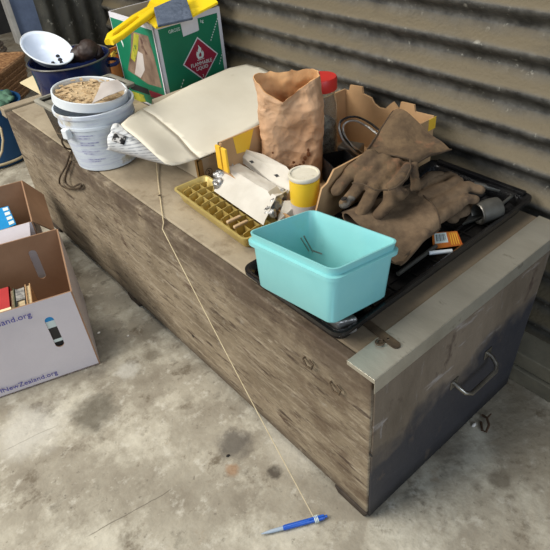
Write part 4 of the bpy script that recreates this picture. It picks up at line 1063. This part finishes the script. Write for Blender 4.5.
b = MB(); b.box(gx0,gx1,gy0,gy1,gz0,gz0+.003); b.build('base', M['boxin'], gbx)
# green print panels
FH = gz1-gz0
b = MB(); b.prism([(.013,.01),(.222,.01),(.222,FH-.016),(.150,FH-.016),(.148,FH-.050),(.092,FH-.054),(.090,FH-.016),(.013,FH-.016)], (), (gx0,gy0-.0001,gz0), (1,0,0), (0,0,1), .0004); b.build('green_print', M['green'], gbx)
b = MB(); b.prism([(.010,.01),(gy1-gy0-.008,.01),(gy1-gy0-.008,FH-.016),(.010,FH-.016)], (), (gx0-.0004,gy0,gz0), (0,1,0), (0,0,1), .0004); b.build('green_print', M['green'], gbx)
yy = gy0-.0008
D = [aty(u,v,yy) for u,v in ((198,38),(220,54),(203,78),(181,66))]
cx = sum(p.x for p in D)/4; cz_ = sum(p.z for p in D)/4; hw = .066
def dia(h): return [(cx-h,cz_),(cx,cz_-h),(cx+h,cz_),(cx,cz_+h)]
hz = thing; 
b = MB(); b.prism(dia(hw), (), (0,yy,0), (1,0,0), (0,0,1), .0003); dm = b.build('hazard_diamond', M['boxwhite'], gbx)
b = MB(); b.prism(dia(hw-.005), (), (0,yy-.0004,0), (1,0,0), (0,0,1), .0003); b.build('diamond_field', M['hazred'], dm)
b = MB(); fl = [(-.010,-.004),(.010,-.004),(.015,.004),(.016,.013),(.012,.022),(.010,.014),(.007,.020),(.008,.030),(.002,.038),(-.003,.044),(-.002,.034),(-.007,.026),(-.008,.018),(-.012,.024),(-.016,.014),(-.015,.004)]
b.prism([(cx+p[0]*.85, cz_+.006+p[1]*.85) for p in fl], [[(cx+p[0], cz_+.008+p[1]) for p in [(-.004,0),(.004,0),(.005,.007),(.001,.014),(-.001,.010),(-.005,.006)]]], (0,yy-.0008,0), (1,0,0), (0,0,1), .0003); b.build('flame_symbol', M['printw'], dm)
b = MB(); b.prism([(cx-.013,cz_-.001),(cx+.013,cz_-.001),(cx+.013,cz_+.0005),(cx-.013,cz_+.0005)], (), (0,yy-.0008,0), (1,0,0), (0,0,1), .0003); b.build('flame_base_line', M['printw'], dm)
for txt, sz, dz in (('FLAMMABLE', .0155, -.0165), ('LIQUID', .0145, -.030), ('3', .011, -.054)):
    lettering(txt, sz, (cx, yy-.0008, cz_+dz), (1,0,0), (0,0,1), M['printw'], dm, align='CENTER', sx=.95)
lettering('GROSS', .013, (gx0+.045, yy, gz1-.034), (1,0,0), (0,0,1), M['printw'], gbx, name='gross_lettering')
lettering('kg', .013, (gx0+.158, yy, gz1-.030), (1,0,0), (0,0,1), M['printw'], gbx, name='kg_lettering')
b = MB()
def seg(x0, z0, x1, z1, w=.0012):
    d = Vector((x1-x0, z1-z0)); d.normalize(); n_ = Vector((-d.y, d.x))*w/2
    b.prism([(x0-n_.x,z0-n_.y),(x1-n_.x,z1-n_.y),(x1+n_.x,z1+n_.y),(x0+n_.x,z0+n_.y)], (), (0,yy-.0001,0), (1,0,0), (0,0,1), .0003)
for k in range(9):
    s0 = k/9.0; seg(.535+(.573-.535)*s0, .622+(.682-.622)*s0, .535+(.573-.535)*(s0+.06), .622+(.682-.622)*(s0+.06), .003)
b.build('diagonal_print', M['printw'], gbx); b = MB()
for k in range(6):
    s0 = k/6; seg(.555+(.578-.555)*s0, .545+(.59-.545)*s0, .555+(.578-.555)*(s0+.09), .545+(.59-.545)*(s0+.09), .0025)
b.build('diagonal_print', M['printw'], gbx); b = MB()
for k in range(6):
    s0 = k/6; seg(.385+(.42-.385)*s0, .49+(.54-.49)*s0, .385+(.42-.385)*(s0+.09), .49+(.54-.49)*(s0+.09), .0025)
b.build('diagonal_print', M['printw'], gbx)
# printed picture on the left side
xx = gx0-.0005
def sidep(name, pts, m, lift=0):
    b = MB(); b.prism(list(reversed([(p.y, p.z) for p in [atx(u,v,xx) for u,v in pts]])), (), (xx-.0004-lift,0,0), (0,1,0), (0,0,1), .0003); return b.build(name, M[m], gbx)
sidep('printed_photo', [(131,31),(148,36),(154,56),(162,88),(148,84),(128,70),(131,50)], 'photo')
sidep('printed_photo_figure', [(134,33),(139,35),(138,50),(135,62),(131,58),(133,45)], 'printyg', .0004)
sidep('printed_photo_shape', [(138,51),(143,54),(145,70),(141,78),(135,74),(137,60)], 'papergrey', .0004)
sidep('printed_black_bar', [(130,82),(148,89),(150,95),(131,89)], 'ink')
sidep('printed_red_bar', [(149,90),(163,95),(165,100),(151,97)], 'hazred')
sidep('printed_green_patch', [(132,91),(144,95),(146,102),(134,101)], 'printyg')
lv = atx(131,43,xx); 
b = MB(); b.prism([(1.372,.628),(1.366,.640),(1.360,.620),(1.363,.610)], (), (xx-.0004,0,0), (0,1,0), (0,0,1), .0003); b.build('white_print_mark', M['printw'], gbx)
# strip of white tape at the top
b = MB(); b.prism([(.092,FH-.052),(.150,FH-.048),(.150,FH),(.092,FH)], (), (gx0,gy0-.0006,gz0), (1,0,0), (0,0,1), .0003); b.build('white_tape', M['boxwhite'], gbx)

# yellow dustpan with its handle out over the box, and the slate foam pad
dp = thing('yellow_dustpan', 'bright yellow plastic dustpan with slotted handle lying in the green carton', 'dustpan', (.45,1.25,.70))
def bar3(pts, w, th, name, m, parent, holes=None):
    pts = [Vector(p) for p in pts]; rings = []
    for i, p in enumerate(pts):
        t_ = (pts[min(i+1,len(pts)-1)]-pts[max(i-1,0)]).normalized(); s = t_.cross(Vector((0,0,1))).normalized(); u_ = s.cross(t_)
        ww = w[i]/2; rings.append([p+s*ww*math.copysign(abs(math.cos(a))**.6, math.cos(a))+u_*th/2*math.copysign(abs(math.sin(a))**.6, math.sin(a)) for a in [k*2*pi/16 for k in range(16)]])
    b = MB(); b.rings(rings); return b.build(name, m, parent, smooth=True)
hpts = [P(110,42,.706), P(116,36,.712), P(128,27,.720), P(140,18,.726), P(152,10,.728)]
d0 = (hpts[-1]-hpts[0]).normalized(); s0 = d0.cross(Vector((0,0,1))).normalized()
for sg in (-1, 1):
    bar3([hpts[0]+s0*.002*sg]+[p+s0*sg*.0165 for p in hpts[1:4]]+[hpts[4]+s0*sg*.010], [.026,.021,.020,.024,.028], .016, 'handle_rail', M['yelplastic'], dp)
bar3([hpts[3]+Vector((0,0,.001)), hpts[4], P(166,4,.726)], [.04,.055,.06], .012, 'neck', M['yelplastic'], dp)
pan = [P(146,12,.722), P(160,-14,.748), P(190,-22,.758), P(216,-4,.750), P(217,5,.722), P(186,22,.700), P(156,29,.706)]
pan = [P(142,17,.722), P(150,2,.735), P(170,-14,.75), P(200,-16,.755), P(218,3,.728), P(188,19,.706), P(156,28,.7065)]
nv = Vector((0,0,.003)); n7 = len(pan); b = MB(); b.add([p-nv for p in pan]+[p+nv for p in pan], [tuple(reversed(range(n7))), tuple(range(n7,2*n7))]+[(i,(i+1)%n7,n7+(i+1)%n7,n7+i) for i in range(n7)])
b.build('pan_plate', M['yelplastic'], dp)
b = MB(); q = [P(154,10,.738), P(185,-4,.748), P(193,20,.713), P(158,28,.7125)]; nv = (q[1]-q[0]).cross(q[3]-q[0]).normalized()*.008
if nv.z < 0: nv = -nv
b.hexa([p for p in q]+[p+nv for p in q]); tag(b.build('foam_pad', M['pad'], bevel=.002), 'slate-grey square foam pad resting on the yellow dustpan', 'foam pad')

# ---------------------------------------------------------------- cardboard boxes on the floor
def carton(name, label, o, d, w, l, h, slots, mats=(M['boxbrown'], M['boxout'], M['boxbrown'])):
    """o near corner on floor, d unit direction of the near face (to the left), w its length, l depth, h height"""
    o = Vector((o[0], o[1], 0)); d = Vector((d[0], d[1], 0)).normalized(); e = Vector((0,0,1)).cross(d)   # e: to the right of d?
    if e.y < 0: e = -e
    t = thing(name, label, 'cardboard box', o+d*w/2+e*l/2)
    def face(nm, org, ux, ww, holes, out_sign):
        b = MB(); ux = Vector(ux); n_ = ux.cross(Vector((0,0,1)))
        outn = n_.dot(out_sign) > 0
        b.prism([(0,0),(ww,0),(ww,h),(0,h)], holes, org, ux, (0,0,1), .004, mif=1 if outn else 2, mib=2 if outn else 1); return b.build(nm, list(mats), t)
    face('near_wall', o+Vector((0,0,.001)), d, w, slots.get('near', []), -e)
    face('far_wall', o+e*l+Vector((0,0,.001)), d, w, slots.get('far', []), e)
    face('right_wall', o+Vector((0,0,.001)), e, l, [], -d)
    face('left_wall', o+d*w+Vector((0,0,.001)), e, l, [], d)
    b = MB(); q = [o+Vector((0,0,.001)), o+d*w+Vector((0,0,.001)), o+d*w+e*l+Vector((0,0,.001)), o+e*l+Vector((0,0,.001))]
    b.hexa(q+[p+Vector((0,0,.004)) for p in q]); b.build('base', mats[0], t)
    return t, o, d, e
b1, o1, d1, e1 = carton('cardboard_box', 'lilac-grey cardboard box with blue printed web address, holding books, nearest on the floor',
    (-.2035,.803), (-.954,.298), .40, .315, .262, {'near': [slot(.072,.155,.022,.105)], 'far': [slot(.085,.165,.022,.105)]})
nw = [c for c in b1.children if c.name.startswith('near_wall')][0]
lettering('NewZealand.org', .0235, o1+d1*.104-e1*.0046+Vector((0,0,.229))+Vector((0,0,0)), -d1, (0,0,1), M['blueink'], nw, name='upper_lettering', align='RIGHT', sx=1.0)
lettering('fNewZealand.org', .0208, o1+d1*.106-e1*.0046+Vector((0,0,.020)), -d1, (0,0,1), M['blueink'], nw, name='lower_lettering', align='RIGHT', sx=1.0)
b2, o2, d2, e2 = carton('cardboard_box', 'brown open cardboard box behind the printed lilac-grey one, beside the chest',
    (-.146,1.205), (-.96,.26), .40, .29, .26, {}, (M['boxbrown'], M['boxout'], M['boxbrown']))
# folded-out right flap of the second box
b = MB(); q = [o2+Vector((.001,0,.261)), o2+e2*.29+Vector((.001,0,.261)), o2+e2*.27-d2*.05+Vector((0,0,.20)), o2+e2*.03-d2*.05+Vector((0,0,.19))]
nn = (q[1]-q[0]).cross(q[3]-q[0]).normalized()*.004; b.hexa([p-nn for p in q]+q); b.build('side_flap', M['boxbrown'], b2)
b = MB(); q = [o2+d2*.005+Vector((0,0,.262)), o2+d2*.38+Vector((0,0,.262)), o2+d2*.37-e2*.045+Vector((0,0,.215)), o2+d2*.02-e2*.045+Vector((0,0,.215))]
nn = (q[1]-q[0]).cross(q[3]-q[0]).normalized()*.004; b.hexa([p-nn for p in q]+q); b.build('front_flap', M['boxout'], b2)
# books in the first box
def book(s0, s1, t0, t1, z0, z1, cover, label, lean=0, extra=None, name='book'):
    c = o1+d1*(s0+s1)/2+e1*(t0+t1)/2; c.z = z0
    t = thing(name, label, 'book', c)
    ex, ey = d1, e1
    Mx = Matrix(((ex.x,ey.x,0,c.x),(ex.y,ey.y,0,c.y),(0,0,1,c.z),(0,0,0,1))) @ Matrix.Rotation(lean, 4, 'Y')
    w = (s1-s0)/2; l = (t1-t0)/2; h = z1-z0
    b = MB(); b.M = Mx; b.box(-w,-w+.003,-l,l,0,h); b.box(w-.003,w,-l,l,0,h); b.box(-w,w,-l-.003,-l,0,h); b.build('cover', M[cover], t, bevel=.0008)
    b = MB(); b.M = Mx; b.box(-w+.0032,w-.0032,-l+.0005,l-.004,.003,h-.004); b.build('pages', M['pages'], t)
    if extra:
        for nm, mm, bx in extra: b = MB(); b.M = Mx; b.box(*bx(w,l,h)); b.build(nm, M[mm], t)
    return t
def flatbook(cs, ct, w, l, z0, z1, cover, label, rot=0, extra=(), name='book'):
    c = o1+d1*cs+e1*ct; c.z = z0; t = thing(name, label, 'book', c)
    Mx = Matrix(((d1.x,e1.x,0,c.x),(d1.y,e1.y,0,c.y),(0,0,1,c.z),(0,0,0,1))) @ Matrix.Rotation(rot, 4, 'Z')
    h = z1-z0; b = MB(); b.M = Mx; b.box(-w/2,w/2,-l/2,l/2,0,.003); b.box(-w/2,w/2,-l/2,l/2,h-.003,h); b.box(-w/2,-w/2+.003,-l/2,l/2,0,h); b.build('cover', M[cover], t)
    b = MB(); b.M = Mx; b.box(-w/2+.0035,w/2-.002,-l/2+.002,l/2-.002,.0035,h-.0035); b.build('pages', M['pages'], t)
    for nm, mm, (x0,x1,y0,y1) in extra: b = MB(); b.M = Mx; b.box(x0*w,x1*w,y0*l,y1*l,h-.0005,h+.0006); b.build(nm, M[mm], t)
    return t
flatbook(.135,.15,.115,.20,.006,.075,'bookdark','thick dark book at the bottom of the printed box under the red one')
flatbook(.29,.13,.12,.20,.006,.120,'bookgreen','olive book lowest on the left in the printed box')
# upright books with their tops just under the rim
book(.114,.138,.010,.135,.078,.228,'bookdark','black book with grey label standing next to the brown one in the printed box', 0, [('printed_label','bookgrey',lambda w,l,h:(-w+.001,w-.001,l*.1,l*.9,h-.0035,h+.0005))])
book(.098,.112,.010,.135,.078,.232,'card','tan book at the right end of the row in the printed box')
book(.158,.172,.008,.135,.122,.226,'bookgreen','thin olive book beside the red one in the printed box') if False else None
flatbook(.197,.080,.095,.135,.126,.232,'bookred','red book with white stripe and cream end in the printed box',0,
   [('white_stripe','printw',(-.02,.06,-.15,.5)),('cream_band','bookcream',(-.5,.5,-.5,-.18)),('band_print','bookgreen',(-.1,.3,-.40,-.30))])
book(.140,.153,.012,.14,.078,.228,'bookgreen','thin olive book beside the red one in the printed box')
# packets seen through the hand slot
for z0, z1, m_, nm, lb in ((.006,.150,'ink','black_packet','black packet seen through the lower part of the box hand slot'),):
    pass
t = thing('striped_packet', 'white and pale blue packet seen through the hand slot of the printed box', 'packet', o1+d1*.072+e1*.03)
for z0, z1, m_ in ((.02,.118,'ink'),(.118,.128,'printw'),(.128,.168,'bookdark'),(.168,.190,'printw'),(.190,.204,'bluepack'),(.204,.212,'printw')):
    b = MB(); q = [o1+d1*.052+e1*.006, o1+d1*.095+e1*.006, o1+d1*.095+e1*.03, o1+d1*.052+e1*.03]
    b.hexa([p+Vector((0,0,z0 if z0 > .03 else .006)) for p in q]+[p+Vector((0,0,z1)) for p in q]); b.build('printed_band', M[m_], t)
# blue pack in the second box
t = thing('blue_packet', 'bright blue packet with white squares in the open box behind', 'packet', (-.2,1.35,.006))
q = [P(-22,214,.20), P(8,206,.20), P(16,224,.18), P(-14,238,.18)]
b = MB(); b.hexa([Vector((p.x,p.y,.006)) for p in q]+q); b.build('packet_body', M['bluepack'], t)
nv = (q[1]-q[0]).cross(q[3]-q[0]).normalized()
if nv.z < 0: nv = -nv
def in4(s, u, lift=.0006): return q[0].lerp(q[1], s).lerp(q[3].lerp(q[2], s), u)+nv*lift
for k in range(4):
    u0 = .06+k*.24; c4 = [in4(.80,u0),in4(.97,u0),in4(.97,u0+.15),in4(.80,u0+.15)]; b = MB(); b.hexa([p-nv*.0004 for p in c4]+[p+nv*.0006 for p in c4]); b.build('white_square', M['printw'], t)
t = thing('cream_packet', 'small red and cream packet beside the blue one in the open box', 'packet', o2+d2*.15+e2*.04)
b = MB(); qq = [o2+d2*.135+e2*.01, o2+d2*.22+e2*.01, o2+d2*.22+e2*.06, o2+d2*.135+e2*.06]; b.hexa([p+Vector((0,0,.006)) for p in qq]+[p+Vector((0,0,.17)) for p in qq]); b.build('packet_body', M['bookred'], t)

# ---------------------------------------------------------------- far left: tub, hose, baskets
t = thing('blue_tub', 'dark blue plastic tub with cream hoops standing beyond the chest end', 'tub', (.10,2.38,0))
c = Vector((.075,2.385,.0)); b = MB(); b.lathe([(.150,0),(.156,.004),(.176,.24),(.180,.24),(.180,.248),(.172,.248),(.15,.006)], c, 36); b.build('tub_body', M['tub'], t, smooth=True)
b = MB(); b.tube([c+Vector((.164*math.cos(a), .164*math.sin(a), .022)) for a in [i*2*pi/40 for i in range(41)]], .006, 8); b.build('base_hoop', M['rope'], t, smooth=True)
hp = [P(-3,124,.20),P(1,129,.185),P(3,140,.14),P(2,151,.095),P(-2,160,.06),P(-10,164,.05)]
b = MB(); b.tube(hp, .005, 8); b.build('side_handle', M['rope'], t, smooth=True)
ls = [(c+Vector((-.05,-.02,.25)),(.10,.09,.02),None),(c+Vector((.05,-.04,.255)),(.09,.10,.022),None),(c+Vector((-.02,-.13,.25)),(.05,.04,.018),None),(c+Vector((.08,.03,.252)),(.08,.07,.02),None)]
o = ellipsoids(ls, 'green_cloth', M['cloth'], None, .008, 3, .02, 18); tag(o, 'crumpled green cloth spread over the blue tub', 'cloth')
# rectangular wicker basket
t = thing('wicker_basket', 'large brown wicker basket standing on the floor behind the blue tub', 'basket', (.295,3.085,0))
mb_ = frame((.295,3.085,0), R_(45)); b = MB(); b.M = mb_
b.rings([rrect(w,d,.04,z,5) for w,d,z in ((.42,.26,0),(.47,.31,.195),(.48,.32,.20),(.45,.29,.20),(.40,.24,.01))]); b.build('basket_body', M['wicker'], t, smooth=True)
b = MB(); b.M = mb_; rr_ = rrect(.475,.315,.05,.203,6); b.tube([Vector(p) for p in rr_+[rr_[0]]], .012, 8); b.build('rim', M['wicker'], t, smooth=True)
for k in range(6):
    z = .02+k*.028; f = (z/.20); b = MB(); b.M = mb_; rr_ = rrect(.424+.05*f,.264+.05*f,.045,z,6); b.tube([Vector(p) for p in rr_+[rr_[0]]], .006, 6); b.build('weave_band', M['wicker'], t, smooth=True)
t = thing('round_basket', 'grey-brown round wicker basket behind the large brown one', 'basket', (.44,3.58,0))
c = Vector((.44,3.58,.013)); b = MB()
for k in range(8):
    z = k*.036; r = .12+.02*math.sin(k/6*pi); b.tube([c+Vector((r*math.cos(a)*(1+.03*math.sin(a*9+k)), r*math.sin(a)*(1+.03*math.sin(a*9+k)), z)) for a in [i*2*pi/40 for i in range(41)]], .013, 7)
b.build('woven_side', M['wickergrey'], t, smooth=True)

# ---------------------------------------------------------------- floor debris
c = P(486,425,.0); b = MB(); b.tube([P(482,415,.006),P(487,418,.012),P(489,425,.014),P(486,432,.010),P(482,430,.006),P(481,422,.004)], .003, 6); b.tube([P(487,418,.012),P(491,414,.008)], .002, 6)
tag(b.build('dry_twig', M['leaf'], smooth=True), 'curled dry twig on the floor by the chest end', 'twig')
b = MB(); q = P(474,425,.002); b.M = Matrix.Translation(q); b.lathe([(.002,-.002),(.008,-.001),(.006,.003),(.001,.005)], n=7, sy=.5); tag(b.build('paper_scrap', M['pebble']), 'tiny white scrap on the floor beside the dry twig', 'scrap')
for i, (u, v, r, lb) in enumerate(((39,203,.006,'small white chip on the floor beside the chest far front corner'),(99,333,.005,'small white chip on the floor right of the printed box'),(128,336,.004,'small pale chip on the floor between the printed box and the chest'),(228,456,.005,'dark speck of grit on the floor left of the twine'))):
    b = MB(); b.M = Matrix.Translation(P(u,v,.0)); b.lathe([(r*.7,0),(r,r*.3),(r*.6,r*.8),(r*.1,r*.9)], n=6, sy=.7); tag(b.build('floor_chip', M['pebble'] if i < 3 else M['soot']), lb, 'chip')
